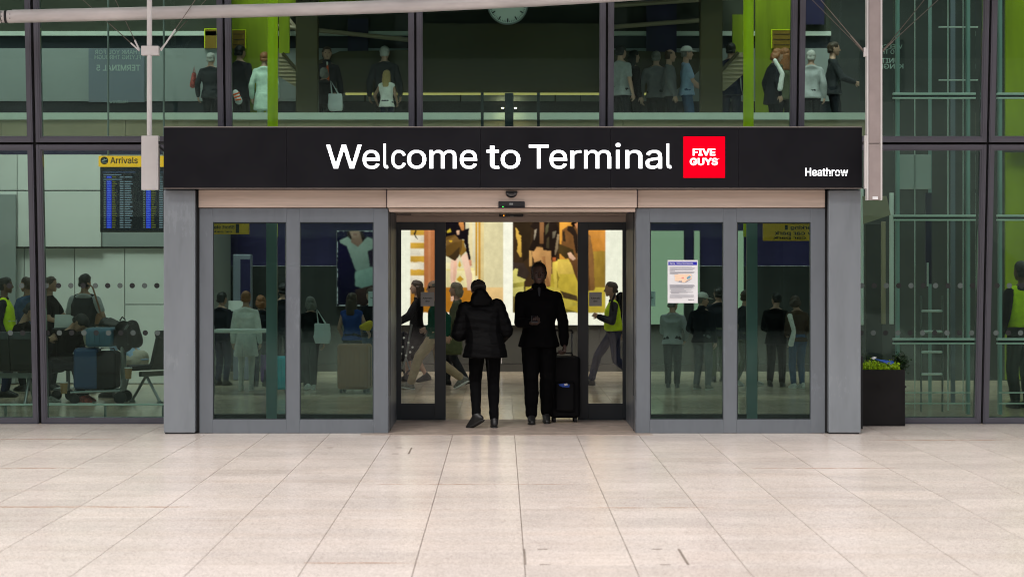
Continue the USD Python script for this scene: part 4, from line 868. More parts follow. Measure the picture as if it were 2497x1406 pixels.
# arrivals board
D = 27.0
t = thing('arrivals_board', 'hanging arrivals board with amber header and blue listed flights', 'flight display', P(330, 565, D))
part('header', pb(240, 380, 420, 406, D - 0.01, 0.12, 0.004), 'amber_lit', t)
hdr = fit(glyph('Arrivals', True), 269, 383, 336, 399, D - 0.0105, 0.004); part('lettering', hdr, 'letter_black', t)
ic = part('pictogram', disc(P(254.5, 391.5, D - 0.012), [0, 1, 0], 0.046, 0.004, 28), 'letter_black', t)
part('plane_symbol', fit(Polygon([(0, 2), (3, 0), (16, 5), (20, 9), (18, 10), (13, 8), (9, 12), (7, 11), (8, 7), (3, 5)]), 248, 386.5, 262, 393.5, D - 0.0145, 0.002), 'paper_white', ic)
part('plane_symbol', pb(248.5, 395.2, 260.5, 396.6, D - 0.0165, 0.002), 'paper_white', ic)
part('casing', pb(244, 407, 420, 566, D, 0.10, 0.004), 'black_plastic', t)
rr = np.random.RandomState(3); sc = [(R(247, 412, 418, 562), srgb(26, 30, 36))]
for bx0 in (252, 348):
    sc.append((R(bx0 - 2, 418.5, bx0 + 78, 421), srgb(62, 74, 104))); sc.append((R(bx0, 425, bx0 + 44, 427), srgb(120, 132, 150)))
    sc.append((R(bx0, 436.5, bx0 + 46, 438.5), srgb(120, 132, 150)))
    for k in range(22):
        y = 431 if k == 0 else 436.5 + 5.55*k
        sc.append((R(bx0 + 8, y - 1.6, bx0 + 20, y + 3.5), srgb(28, 50, 215)))
        sc.append((R(bx0 + 1, y, bx0 + 6, y + 1.6), srgb(150, 160, 150))); w = rr.uniform(6, 13); sc.append((R(bx0 + 9, y, bx0 + 18, y + 1.5), srgb(110, 140, 240)))
        sc.append((R(bx0 + 21, y, bx0 + 21 + w, y + 1.5), srgb(140, 134, 60))); sc.append((R(bx0 + 40, y - 0.3, bx0 + 49, y + 1.9), srgb(138, 150, 166))); w = rr.uniform(12, 21)
        sc.append((R(bx0 + 52, y - 0.3, bx0 + 52 + w, y + 1.9), srgb(130, 142, 158)))
fl = [s for s in sc if s[0][0][0] < 418]
m_, c_ = prints(fl[:1], D - 0.001, 0.001, 0.0008); m2, c2 = prints([s for s in fl[1:] if s[1] == srgb(28, 50, 215) or s[1] == srgb(62, 74, 104)], D - 0.0035, 0, 0.0006); m3_, c3 = prints([([(min(a, 418), b) for a, b in s[0]], s[1]) for s in fl[1:] if not (s[1] == srgb(28, 50, 215) or s[1] == srgb(62, 74, 104))], D - 0.0050, 0, 0.0006)
part('screen', cat([m_, m2, m3_]), 'screen_lit', t, colors=np.vstack([c_, c2, c3]))
for px in (262, 398): part('hanger_rod', tube((X(px, D), D+0.05, Z(380, D)), (X(px, D), D+0.05, 5.3), 0.012, 8), 'dull_metal', t)
# barrier rails just inside the glass
for a, b, y, D, label in ((-60, 83, 986, 24.5, 'low steel rail inside the far left pane'), (108, 402, 986, 24.5, 'low steel rail inside the pane left of the portal')):
    t = thing('guard_rail', label, 'rail', P((a+b)/2, y, D))
    part('rail', pb(a, y-2.5, b, y+2.5, D, 0.03, 0.004), 'beam_white', t)
    for u in (0.02, 0.5, 0.98): part('post', bx(X(a + (b-a)*u, D) - 0.012, X(a + (b-a)*u, D) + 0.012, D + 0.035, D + 0.055, 0.001, Z(y - 2, D)), 'dull_metal', t)

# ------------------------------------------------------------------ lift shafts on the right
def lift(px0, px1, D, label, posts):
    t = thing('lift_shaft', label, 'lift shaft', P((px0+px1)/2, 1000, D))
    for p in posts: part('post', pb(p - 4, -200, p + 4, 1010, D + 0.06, 0.08, 0.004), 'steel_green', t)
    for y in (-64, 233, 530, 831):
        part('transom', pb(px0, y - 7, px1, y - 1.5, D, 0.06, 0.004), 'beam_white', t)
        part('transom', pb(px0, y + 4, px1, y + 8, D, 0.06, 0.003), 'beam_white', t)
        part('transom_web', pb(px0+1, y - 1.4, px1-1, y + 3.9, D + 0.02, 0.03), 'leaf_dark', t)
    for y in (957, 983): part('guard_bar', pb(px0 + 4, y - 1.6, px1 - 14, y + 1.6, D + 0.01, 0.02), 'beam_white', t)
    ys = [-200, -64, 233, 530, 831, 1005]
    for a, b in zip(ys[:-1], ys[1:]):
        part('pane', pb(px0 + 1, a + 9, px1 - 1, b - 8, D + 0.07 + 0.08, 0.01), 'glass_clear', t)
    return t
t = lift(2178, 2380, 24.9, 'glazed lift shaft with white transoms behind the pane beside the planter', (2190, 2362))
for x in (2246, 2298): part('ladder_rail', tube(P(x, 720, 26.0), P(x, 1004, 26.0), 0.012, 8), 'dull_metal', t)
for y in (758, 808, 858, 912): part('ladder_rung', tube(P(2246, y, 26.0), P(2298, y, 26.0), 0.014, 8), 'beam_white', t)
part('blue_guide', pb(2258, 470, 2272, 692, 26.6, 0.06), 'wall_blue', t); part('white_hook', pb(2261, 640, 2265, 698, 25.6, 0.03), 'beam_white', t)
for px, w, dd, m in ((2231, 1.0, 26.4, 'beam_white'), (2268, 4.0, 27.2, 'steel_green'), (2312, 1.6, 25.6, 'beam_white'), (2324, 5.5, 27.6, 'totem_grey'), (2349, 0.9, 25.4, 'beam_white')):
    part('guide_rail', pb(px - w, -150, px + w, 1000, dd, 0.02), m, t)
t = lift(2432, 2620, 24.9, 'glazed lift shaft with white transoms at the right picture edge', (2440, 2540))
for py in (66, 195): single('service_light', pb(2290, py - 1.5, 2385, py + 1.5, 27.0, 0.04), 'beam_white', 'slim white light batten inside the lift shaft' + (' near the top of the photo' if py < 100 else ' above the white transom'), 'light batten')
for a, b, c, d, D, m, label in ((2188, 2270, 377, 461, 26.4, 'wall_white', 'square pale green board behind the right pane top'), (2100, 2106, 460, 792, 27.5, 'beam_white', 'pale strip beside the right column edge'), (2170, 2180, 470, 790, 27.5, 'beam_white', 'pale upright strip left of the lift shaft'), (2150, 2160, 540, 790, 27.8, 'band_beige', 'beige upright strip behind the planter'), (2112, 2152, 545, 1000, 28.4, 'wall_dark', 'dark upright board behind the planter')):
    single('wall_board', pb(a, c, b, d, D, 0.06, 0.004), m, label, 'wall board')
single('skewed_board', facing(trimesh.creation.extrude_polygon(Polygon([(X(a, 27), Z(b, 27)) for a, b in ((2104, 478), (2162, 478), (2172, 524), (2106, 546))]), 0.04, engine='earcut'), 27.04), 'band_beige', 'beige slanted board below the hanging channel', 'wall board')
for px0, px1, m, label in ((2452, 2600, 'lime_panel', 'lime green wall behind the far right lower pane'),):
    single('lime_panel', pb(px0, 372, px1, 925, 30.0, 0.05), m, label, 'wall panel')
part('shaft_wall', bx(4.75, 9.3, 33.0, 33.2, 0, 6.4), 'wall_dark', sw)

# ------------------------------------------------------------------ people
ICO1 = np.array(trimesh.creation.icosphere(1, 1.0).vertices); ICO0 = np.array(trimesh.creation.icosphere(0, 1.0).vertices); ICO2 = np.array(trimesh.creation.icosphere(2, 1.0).vertices)
def blob(*pr, ico=ICO1):
    """Hull of spheres (point, radius), or of ellipsoids where the radius is a triple."""
    return m3.Manifold.hull_points(np.vstack([np.asarray(p, float) + ico * np.asarray(r, float) for p, r in pr]))
def union(ms): return m3.Manifold.batch_boolean(ms, m3.OpType.Add)
def soft(man, length=0.03, it=8, amp=0.0, fr=9.0, seed=0, folds=None):
    man = man.refine_to_length(length); mm = man.to_mesh()
    t = trimesh.Trimesh(mm.vert_properties[:, :3], mm.tri_verts, process=True)
    if it: trimesh.smoothing.filter_taubin(t, 0.5, 0.53, iterations=it)
    if amp:
        v = np.array(t.vertices); n = np.array(t.vertex_normals)
        q = v * np.array([fr, fr, fr * 1.5]) + seed * 7.3
        d = (meshkit.fbm(q, 3, seed) - 0.5) * 2
        if folds is not None: d = d * 0.5 + 0.8*folds(v)
        t.vertices = v + n * (d * amp)[:, None]
    return t
def ik(a, t, l1, l2, pole):
    a, t, pole = (np.asarray(v, float) for v in (a, t, pole))
    d = t - a; L = min(np.linalg.norm(d), (l1 + l2)*0.995); u = d / (np.linalg.norm(d) + 1e-9)
    c = (l1*l1 - l2*l2 + L*L) / (2*L); h = math.sqrt(max(l1*l1 - c*c, 0))
    p = pole - u*np.dot(pole, u); p /= np.linalg.norm(p) + 1e-9
    return a + u*c + p*h, a + u*L
def rotx(a): c, s = math.cos(a), math.sin(a); return np.array([[1, 0, 0], [0, c, -s], [0, s, c]])
def rotz(a): c, s = math.cos(a), math.sin(a); return np.array([[c, -s, 0], [s, c, 0], [0, 0, 1]])
def hand_parts(w, d, inward, side, ico=ICO0, grip=0.35, k=1.0):
    """Palm, four unequal bent fingers and a thumb. w: wrist, d: direction of the forearm, inward: where the palm faces."""
    d = d / np.linalg.norm(d); n = inward - d*np.dot(inward, d); n /= np.linalg.norm(n) + 1e-9
    b = np.cross(d, n) * side                               # towards the thumb
    if side == 0: b = np.cross(d, n)
    out = [blob((w, 0.024*k), (w + d*0.035*k + b*0.022*k, 0.016*k), (w + d*0.035*k - b*0.022*k, 0.016*k), (w + d*0.088*k + b*0.029*k, 0.0125*k), (w + d*0.082*k - b*0.029*k, 0.0115*k), ico=ico)]
    for i, (off, L) in enumerate(((0.029, 0.070), (0.010, 0.079), (-0.010, 0.073), (-0.028, 0.058))):
        p = w + d*(0.086 - 0.003*i)*k + b*off*k; q, a = p, grip*0.5
        for L_, r_ in ((0.45*L, 0.0088), (0.32*L, 0.008), (0.25*L, 0.0072)):
            a += grip; q2 = q + (d*math.cos(a) + n*math.sin(a))*L_*k
            out.append(blob((q, r_*k), (q2, r_*0.94*k), ico=ico)); q = q2
    t0 = w + d*0.028*k + b*0.024*k; t1 = t0 + (d*0.62 + b*0.70 + n*0.30)*0.040*k; t2 = t1 + (d*0.92 + b*0.18 + n*0.35)*0.032*k
    out += [blob((t0, 0.0135*k), (t1, 0.0105*k), ico=ico), blob((t1, 0.0105*k), (t2, 0.0085*k), ico=ico)]
    return out
def person(label, px, D, h, face=0, z0=0.0, skin='skin_fair', hair=('short', 'hair_brown'), top=('cloth_grey', 'long', 0.86), bottom=('cloth_navy', 'trousers'), shoes='shoe_black', step=0.0, lead=1,
           lean=0.0, side=0.0, bow=0.0, turn=0.0, hands=(None, None), build=1.0, vest=None, fine=0.034, lift=None, seat=None, group=None, stance=0.09, hood=False, collar=None, puff=0.0, grip=(0.35, 0.35), look=None, palms=(None, None), tie=None, cap=None):
    s = h / 1.75
    seed = abs(hash_(label)) % 97
    base = np.array([X(px, D), D, z0])
    fa = math.radians(face); f = np.array([math.sin(fa), -math.cos(fa), 0]); r = np.array([f[1], -f[0], 0]) * -1.0
    r = np.cross(f, [0, 0, 1.0])
    Mx = np.stack([r, f, [0, 0, 1.0]], 1) * s
    def W(t):
        if hasattr(t, 'to_mesh'): raise TypeError
        return trimesh.Trimesh(np.asarray(t.vertices) @ Mx.T + base, t.faces, process=False)
    ico = ICO1 if fine < 0.025 else ICO0
    # ---- joints (metres for a height of 1.75, x to the person's right, y forward)
    hipz = 0.935 - 0.10*abs(step)**2*1.6
    if seat is not None: hipz = seat + 0.10
    pel = np.array([0, 0, hipz])
    RL = rotx(-lean) @ np.array([[math.cos(side), 0, math.sin(side)], [0, 1, 0], [-math.sin(side), 0, math.cos(side)]])
    up = lambda p: pel + RL @ (np.array(p, float) - np.array([0, 0, 0.935]))
    J = {}
    chest, waist, neck, skull = up((0, -0.005, 1.27)), up((0, 0.0, 1.08)), up((0, -0.015, 1.475)), None
    sh = {1: up((0.166*build, -0.01, 1.378)), -1: up((-0.166*build, -0.01, 1.378))}
    legs = {}
    for sd in (1, -1):
        hip = pel + np.array([0.088*sd, 0, 0])
        if seat is not None:
            an = np.array([0.11*sd, 0.46 + 0.06*sd*lead, 0.085])
        else:
            fy = step*0.5*(1 if sd == lead else -1); an = np.array([stance*sd, fy, 0.085 + (0.09*abs(step) if (step and sd != lead) else 0)])
            if lift and lift[0] == sd: an = np.array([stance*sd, lift[1], 0.085 + lift[2]])
        kn, an = ik(hip, an, 0.435, 0.425, (0.05*sd, 1, 0.1))
        legs[sd] = (hip, kn, an)
    arms = {}
    for i, sd in ((0, -1), (1, 1)):
        tgt = hands[i]
        if tgt is None:
            sw = -step*0.28*(1 if sd == lead else -1); tgt = up((0.25*build*sd, 0.03 + sw, 0.87 + abs(sw)*0.25))
        else: tgt = np.array(tgt, float) if seat is None else np.array(tgt, float)
        el, wr = ik(sh[sd], tgt, 0.285, 0.255, (0.55*sd, -1, -0.25))
        arms[sd] = (sh[sd], el, wr)
    RH = RL @ rotz(-math.radians(turn)) @ rotx(-math.radians(bow))
    hc = up((0, 0.0, 1.475)) + RL @ rotx(-math.radians(bow)*0.6) @ np.array([0, 0.012, 0.16])
    Hd = lambda p: hc + RH @ np.array(p, float)
    b_ = build
    def FQ(sd, v):
        A = 0.0; an = legs[sd][2]
        if lift and lift[0] == sd: A = lift[3] if len(lift) > 3 else -0.6
        elif step and sd != lead and seat is None: A = -0.7*abs(step)
        elif step and sd == lead and seat is None: A = 0.22*abs(step)
        YW = lift[4] if lift and lift[0] == sd and len(lift) > 4 else 0.0
        return an + rotz(YW) @ rotx(A) @ np.array(v, float)
    # ---- body: one continuous surface
    bp = [blob((up((0.08*b_, 0, 1.28)), (0.07, 0.085, 0.09)), (up((-0.08*b_, 0, 1.28)), (0.07, 0.085, 0.09)), (sh[1], 0.042), (sh[-1], 0.042), (up((0, 0.01, 1.10)), (0.12*b_, 0.085, 0.08))),
          blob((up((0, 0.01, 1.10)), (0.12*b_, 0.085, 0.08)), (pel + np.array([0.05, 0, 0]), (0.10*b_, 0.095, 0.08)), (pel - np.array([0.05, 0, 0]), (0.10*b_, 0.095, 0.08))),
          blob((neck, (0.056, 0.058, 0.05)), (Hd((0, -0.02, -0.06)), (0.052, 0.055, 0.05))), blob((sh[1], 0.038), (sh[-1], 0.038), (neck + np.array([0, 0, -0.01]), 0.055))]
    for sd in (1, -1):
        hip, kn, an = legs[sd]
        bp += [blob((hip, 0.080*b_), (kn, 0.052)), blob((kn, 0.052), (kn*0.68 + an*0.32, 0.053), (an, 0.035)), blob((an, 0.035), (FQ(sd, (0, -0.03, -0.05)), 0.03), (FQ(sd, (0, 0.12, -0.055)), (0.034, 0.04, 0.022)))]
        a, e, w = arms[sd]
        bp += [blob((a, 0.046), (e, 0.037)), blob((e, 0.038), (e*0.7 + w*0.3, 0.038), (w, 0.025))]
        pl = palms[0 if sd == -1 else 1]
        inward = np.array(pl, float) if pl is not None else np.array([-sd*1.0, 0.15, 0])
        bp += hand_parts(w, w - e, inward, -sd, ico, grip[0 if sd == -1 else 1])
    hd = [blob((Hd((0, -0.022, 0.03)), 0.083), (Hd((0, 0.02, 0.038)), 0.075), (Hd((0, -0.005, 0.055)), 0.07), (Hd((0.03, 0.055, -0.02)), 0.036), (Hd((-0.03, 0.055, -0.02)), 0.036)),
          blob((Hd((0.034, 0.05, -0.02)), 0.036), (Hd((-0.034, 0.05, -0.02)), 0.036), (Hd((0.024, 0.052, -0.078)), 0.028), (Hd((-0.024, 0.052, -0.078)), 0.028), (Hd((0, 0.070, -0.092)), 0.02), (Hd((0.05, -0.005, -0.04)), 0.025), (Hd((-0.05, -0.005, -0.04)), 0.025)),
          blob((Hd((0, 0.088, 0.018)), 0.008), (Hd((0, 0.108, -0.02)), 0.011), (Hd((0, 0.09, -0.03)), 0.013)), blob((Hd((0, 0.086, -0.056)), (0.022, 0.008, 0.010)))]
    for sd in (1, -1): hd.append(blob((Hd((0.082*sd, -0.008, 0.012)), (0.008, 0.018, 0.02)), (Hd((0.078*sd, -0.002, -0.025)), (0.006, 0.012, 0.014))))
    body = soft(union(bp + hd), fine, 3)
    p = thing('person', label, 'person', base, group or ('people on the upper gallery' if z0 > 1 else 'people in and around the terminal entrance'))
    part('body', W(body), skin, p, smooth=True)
    for sd in (1, -1):
        part('eye', W(soft(blob((Hd((0.030*sd, 0.082, 0.008)), (0.013, 0.010, 0.008))), 1, 0)), 'eye_dark', p, smooth=True)
    part('mouth', W(soft(blob((Hd((0, 0.094, -0.057)), (0.020, 0.004, 0.006))), 1, 0)), 'lip', p, smooth=True)
    # ---- trousers, skirt or shorts
    bm, bk_ = bottom[0], bottom[1]
    lo = bottom[2] if len(bottom) > 2 else 1.0
    tp = [blob((pel + np.array([0.06*b_, 0, 0.06]), (0.095*b_, 0.115, 0.07)), (pel + np.array([-0.06*b_, 0, 0.06]), (0.095*b_, 0.115, 0.07)), (legs[1][0] + np.array([0, -0.01, -0.03]), 0.10*b_), (legs[-1][0] + np.array([0, -0.01, -0.03]), 0.10*b_))]
    if bk_ in ('trousers', 'shorts', 'leggings'):
        q = {'trousers': (0.096, 0.072, 0.055), 'shorts': (0.105, 0.09, 0.09), 'leggings': (0.09, 0.06, 0.043)}[bk_]
        for sd in (1, -1):
            hip, kn, an = legs[sd]
            if bk_ == 'shorts':
                e = hip*0.12 + kn*0.88; tp.append(blob((hip, q[0]*b_*lo), (e, q[1]*lo)))
            else:
                a2 = an + (kn - an)*0.07
                tp += [blob((hip, q[0]*b_), (kn, q[1]*lo)), blob((kn, q[1]*lo), (kn*0.7 + an*0.3, (q[1] - 0.004)*lo), (a2, q[2]*lo))]
    else:
        for sd in (1, -1):
            hip, kn, an = legs[sd]; tp.append(blob((hip, 0.10*b_), (kn*0.95 + an*0.05, 0.10)))
        tp.append(blob((legs[1][0], 0.1), (legs[-1][0], 0.1), (legs[1][1], 0.09), (legs[-1][1], 0.09)))
    part('trousers' if bk_ in ('trousers', 'leggings') else bk_, W(soft(union(tp), fine*0.9, 6, 0.010, 8.0, seed)), bm, p, smooth=True)
    # ---- shoes
    for sd in (1, -1):
        Q = lambda v: FQ(sd, v)
        sp = union([blob((Q((0, -0.045, -0.045)), (0.038, 0.04, 0.04)), (Q((0, 0.06, -0.05)), (0.042, 0.05, 0.033)), (Q((0, 0.155, -0.058)), (0.036, 0.04, 0.025)), (Q((0, -0.01, 0.0)), 0.046)),
                    blob((Q((0, 0.0, -0.01)), 0.046), (Q((0, -0.005, 0.03)), 0.043))])
        sf = soft(sp, 0.03, 3)
        shp = part('shoe', W(sf), shoes, p, smooth=True)
        sole = soft(union([blob((Q((0, -0.05, -0.075)), (0.040, 0.042, 0.012)), (Q((0, 0.06, -0.075)), (0.046, 0.05, 0.012)), (Q((0, 0.158, -0.072)), (0.038, 0.042, 0.011)))]), 0.05, 1)
        part('sole', W(sole), 'rubber' if shoes not in ('shoe_white', 'shoe_red', 'shoe_grey') else 'cloth_white', shp, smooth=True)
    # ---- top
    tm, sl, hem = top[0], top[1], top[2]
    g = 0.022 + puff
    hz = hem - 0.935
    up2 = lambda pt: up(pt)
    tp = [blob((up((0.085*b_, 0.0, 1.29)), (0.072 + g, 0.085 + g, 0.09)), (up((-0.085*b_, 0.0, 1.29)), (0.072 + g, 0.085 + g, 0.09)), (sh[1], 0.045 + g*0.6), (sh[-1], 0.045 + g*0.6), (up((0.05, 0.012, 1.09)), (0.085*b_ + g, 0.085 + g, 0.06)), (up((-0.05, 0.012, 1.09)), (0.085*b_ + g, 0.085 + g, 0.06))),
          blob((sh[1], 0.044 + g*0.5), (sh[-1], 0.044 + g*0.5), (neck + np.array([0, -0.005, -0.012]), (0.064 + g*0.4, 0.066 + g*0.4, 0.025)))]
    zz = max(hem, 0.90)
    tp.append(blob((up((0.05, 0.012, 1.10)), (0.085*b_ + g, 0.085 + g, 0.06)), (up((-0.05, 0.012, 1.10)), (0.085*b_ + g, 0.085 + g, 0.06)), (up((0.055, 0.002, zz + 0.03)), (0.105*b_ + g, 0.108 + g, 0.03)), (up((-0.055, 0.002, zz + 0.03)), (0.105*b_ + g, 0.108 + g, 0.03))))
    if hem < 0.90:
        dz = 0.935 - hem
        mid = (legs[1][1] + legs[-1][1]) * 0.5
        dirn = np.array([0, (mid[1] - pel[1])*0.5, -1.0])
        e = pel + dirn * dz; fl = 0.02 + 0.05*dz + abs(step)*0.05*dz
        tp.append(blob((pel + np.array([0.055, 0, 0.02]), (0.105*b_ + g, 0.108 + g, 0.03)), (pel + np.array([-0.055, 0, 0.02]), (0.105*b_ + g, 0.108 + g, 0.03)), (e + np.array([0.06, 0, 0.012]), (0.105*b_ + g + fl, 0.108 + g + fl, 0.012)), (e + np.array([-0.06, 0, 0.012]), (0.105*b_ + g + fl, 0.108 + g + fl, 0.012))))
    if sl != 'none':
        for sd in (1, -1):
            a, e, w = arms[sd]; ge = g*0.8
            if sl == 'short': e2 = a*0.35 + e*0.65; tp.append(blob((a, 0.048 + ge), (e2, 0.048 + ge*0.8)))
            else: tp += [blob((a, 0.049 + ge), (e, 0.043 + ge)), blob((e, 0.044 + ge), (e*0.4 + w*0.6, 0.040 + ge*0.9), (w - (w - e)/np.linalg.norm(w - e)*0.012, 0.034 + ge*0.6))]
    if collar: tp.append(blob((neck + np.array([0, -0.008, -0.01]), (0.086, 0.084, 0.03)), (neck + np.array([0, 0.004, 0.045]), (0.076, 0.078, 0.02))))
    if hood:
        tp.append(blob((up((0.07, -0.10, 1.44)), 0.06), (up((-0.07, -0.10, 1.44)), 0.06), (up((0, -0.085, 1.53)), 0.075), (up((0.04, -0.03, 1.52)), 0.06), (up((-0.04, -0.03, 1.52)), 0.06)))
    folds = None
    if puff > 0.01: folds = lambda v: np.abs(np.sin((v[:, 2] + 0.02*np.sin(v[:, 0]*9)) * math.pi / 0.085)) - 0.5
    nm = {'none': 'sleeveless_top', 'short': 'shirt', 'long': 'jacket'}[sl]
    tpth = part(nm, W(soft(union(tp), fine*0.75, 9, 0.008, 8.5, seed + 3, folds)), tm, p, smooth=True)
    if collar and collar is not True:
        part('shirt_front', W(soft(blob((neck + np.array([0, 0.082, 0.0]), (0.018, 0.012, 0.016)), (neck + np.array([0, 0.094, -0.07]), (0.010, 0.010, 0.016))), 0.03, 1)), collar, tpth, smooth=True)
    if tie:
        part('tie', W(soft(blob((up((0, 0.125, 1.40)), (0.018, 0.01, 0.02)), (up((0, 0.125, 1.15)), (0.035, 0.012, 0.02))), 0.03, 1)), tie, tpth, smooth=True)
    if vest:
        vp_ = [blob((up((0.09*b_, 0, 1.29)), (0.073 + g + .018, 0.085 + g + .018, 0.09)), (up((-0.09*b_, 0, 1.29)), (0.073 + g + .018, 0.085 + g + .018, 0.09)), (up((0.115, -0.01, 1.40)), 0.048 + g), (up((-0.115, -0.01, 1.40)), 0.048 + g), (up((0.055, 0.006, 1.0)), (0.105*b_ + g + .02, 0.108 + g + .02, 0.06)), (up((-0.055, 0.006, 1.0)), (0.105*b_ + g + .02, 0.108 + g + .02, 0.06)))]
        vpth = part('waistcoat', W(soft(union(vp_), fine*0.9, 4, 0.006, 8, seed + 5)), vest, p, smooth=True)
        if vest == 'cloth_hivis':
            part('reflective_band', W(soft(blob(*[(up((x, y, 1.12)), (0.10*b_ + g + .024, 0.10 + g + .024, 0.022)) for x, y in ((0.055, 0.006), (-0.055, 0.006))]), 0.05, 0)), 'cloth_silver', vpth, smooth=40)
    # ---- hair or cap
    hk, hm = hair
    rc = 0.087 if hk in ('crop', 'thin') else 0.092
    cap_ = [blob((Hd((0, -0.032, 0.034)), rc), (Hd((0, 0.008, 0.052)), rc - 0.008))]
    if hk in ('short', 'crop', 'thin'):
        q = union(cap_ + [blob((Hd((0.03, -0.058, -0.03)), 0.055), (Hd((-0.03, -0.058, -0.03)), 0.055), (Hd((0, -0.06, -0.07)), 0.045))])
        k_ = {'short': 0.062, 'crop': 0.05, 'thin': 0.02}[hk]
        cut = blob(*[(Hd((x, y, z)), 0.01) for x in (-0.13, 0.13) for y, z in ((k_ - 0.01, -0.2), (k_ + 0.012, 0.062), (0.2, 0.075), (0.2, -0.2))])
        low = blob(*[(Hd((x, y, z)), 0.01) for x in (-0.14, 0.14) for y, z in ((-0.02, -0.25), (0.0, -0.03), (0.05, 0.0), (0.25, 0.0), (0.25, -0.25))])
        low = low + blob(*[(Hd((x, y, z)), 0.01) for x in (-0.14, 0.14) for y, z in ((-0.25, -0.25), (-0.25, -0.09), (0.1, -0.06), (0.1, -0.25))])
        q = q - cut - low
        if hk == 'thin': q = q - blob(*[(Hd((x, y, z)), 0.01) for x in (-0.07, 0.07) for y, z in ((-0.06, 0.09), (0.2, 0.05), (0.2, 0.2), (-0.06, 0.2))])
    else:
        fall = {'long': -0.27, 'bob': -0.10, 'bun': -0.03, 'cap': 0.0}[hk]
        ms = list(cap_)
        if hk in ('long', 'bob'):
            ms += [blob((Hd((0.062, -0.03, 0.0)), 0.045), (Hd((-0.062, -0.03, 0.0)), 0.045), (Hd((0.072, -0.045, fall*0.6)), 0.042), (Hd((-0.072, -0.045, fall*0.6)), 0.042), (Hd((0.045, -0.075, fall)), 0.035), (Hd((-0.045, -0.075, fall)), 0.035), (Hd((0, -0.09, -0.03)), 0.05))]
        if hk == 'bun': ms.append(blob((Hd((0, -0.12, 0.06)), 0.045)))
        q = union(ms)
        cut = blob(*[(Hd((x, y, z)), 0.01) for x in (-0.058, 0.058) for y, z in ((0.055, -0.35), (0.068, 0.045), (0.25, 0.06), (0.25, -0.35))])
        low = blob(*[(Hd((x, y, z)), 0.01) for x in (-0.14, 0.14) for y, z in ((0.015, -0.35), (0.03, -0.02), (0.25, 0.0), (0.25, -0.35))])
        q = q - cut - low
    part('hair', W(soft(q, 0.018, 2, 0.002 if hk in ('crop', 'thin') else 0.006, 26.0, seed)), hm, p, smooth=True)
    if cap:
        c = union([blob((Hd((0, -0.03, 0.05)), 0.097), (Hd((0, 0.012, 0.06)), 0.088))]) - blob(*[(Hd((x, y, z)), 0.01) for x in (-0.2, 0.2) for y in (-0.25, 0.25) for z in (-0.3, 0.035)])
        c = c + blob((Hd((0.05, 0.08, 0.055)), (0.03, 0.03, 0.006)), (Hd((-0.05, 0.08, 0.055)), (0.03, 0.03, 0.006)), (Hd((0, 0.16, 0.045)), (0.04, 0.02, 0.006)))
        part('cap', W(soft(c, 0.025, 2)), cap, p, smooth=True)
    return p, (lambda v: np.asarray(v, float) @ Mx.T + base), arms, W
def hash_(t):
    h_ = 0
    for ch in t: h_ = (h_*131 + ord(ch)) % 1000003
    return h_
def hof(py, D, z0=0.0): return Z(py, D) - z0
def suitcase(label, px, D, w, h, d, mat, rot=0.0, ribs=True, handle=0.35, z0=0.0, tilt=0.0, wheels=True):
    base = np.array([X(px, D), D, z0]); t = thing('suitcase', label, 'suitcase', base, 'suitcases in the terminal')
    T = trimesh.transformations.translation_matrix(base) @ trimesh.transformations.rotation_matrix(math.radians(rot), [0, 0, 1]) @ trimesh.transformations.rotation_matrix(math.radians(tilt), [1, 0, 0])
    def put(n, m, mt, parent=t, smooth=False):
        m = m.copy() if isinstance(m, trimesh.Trimesh) else m; m.apply_transform(T); return part(n, m, mt, parent, smooth)
    z1 = 0.05 if wheels else 0.0
    r_ = 0.045
    man = m3.Manifold.hull_points(np.vstack([np.array([sx*(w/2 - r_), sy*(d/2 - r_), sz]) + ICO2*r_ for sx in (-1, 1) for sy in (-1, 1) for sz in (z1 + r_, z1 + h - r_)])).to_mesh()
    put('shell', trimesh.Trimesh(man.vert_properties[:, :3], man.tri_verts, process=False), mat, smooth=40)
    if ribs:
        n = max(3, int(w/0.065))
        for i in range(n):
            x = -w/2 + r_ + (w - 2*r_)*i/(n - 1)
            put('rib', bx(x - 0.008, x + 0.008, -d/2 - 0.006, -d/2 + 0.02, z1 + 0.05, z1 + h - 0.05, 0.004), mat)
    put('zip_band', bx(-w/2 - 0.004, w/2 + 0.004, -0.012, 0.012, z1 + 0.04, z1 + h - 0.04, 0.003), 'rubber')
    put('carry_handle', tubepath([(-0.09, 0, z1 + h - 0.005), (-0.08, 0, z1 + h + 0.03), (0.08, 0, z1 + h + 0.03), (0.09, 0, z1 + h - 0.005)], 0.011, 8), 'rubber', smooth=40)
    if handle:
        for sx in (-1, 1): put('handle_rod', tube((sx*0.09, d/2 - 0.04, z1 + h - 0.02), (sx*0.09, d/2 - 0.04, z1 + h + handle), 0.009, 8), 'dull_metal')
        put('grip', tubepath([(-0.10, d/2 - 0.04, z1 + h + handle - 0.02), (-0.085, d/2 - 0.04, z1 + h + handle + 0.012), (0.085, d/2 - 0.04, z1 + h + handle + 0.012), (0.10, d/2 - 0.04, z1 + h + handle - 0.02)], 0.014, 8), 'rubber', smooth=40)
    if wheels:
        for sx in (-1, 1):
            for sy in (-1, 1): put('wheel', disc((sx*(w/2 - 0.05), sy*(d/2 - 0.05), 0.028), [1, 0, 0], 0.027, 0.03, 14), 'rubber')
    return t, T
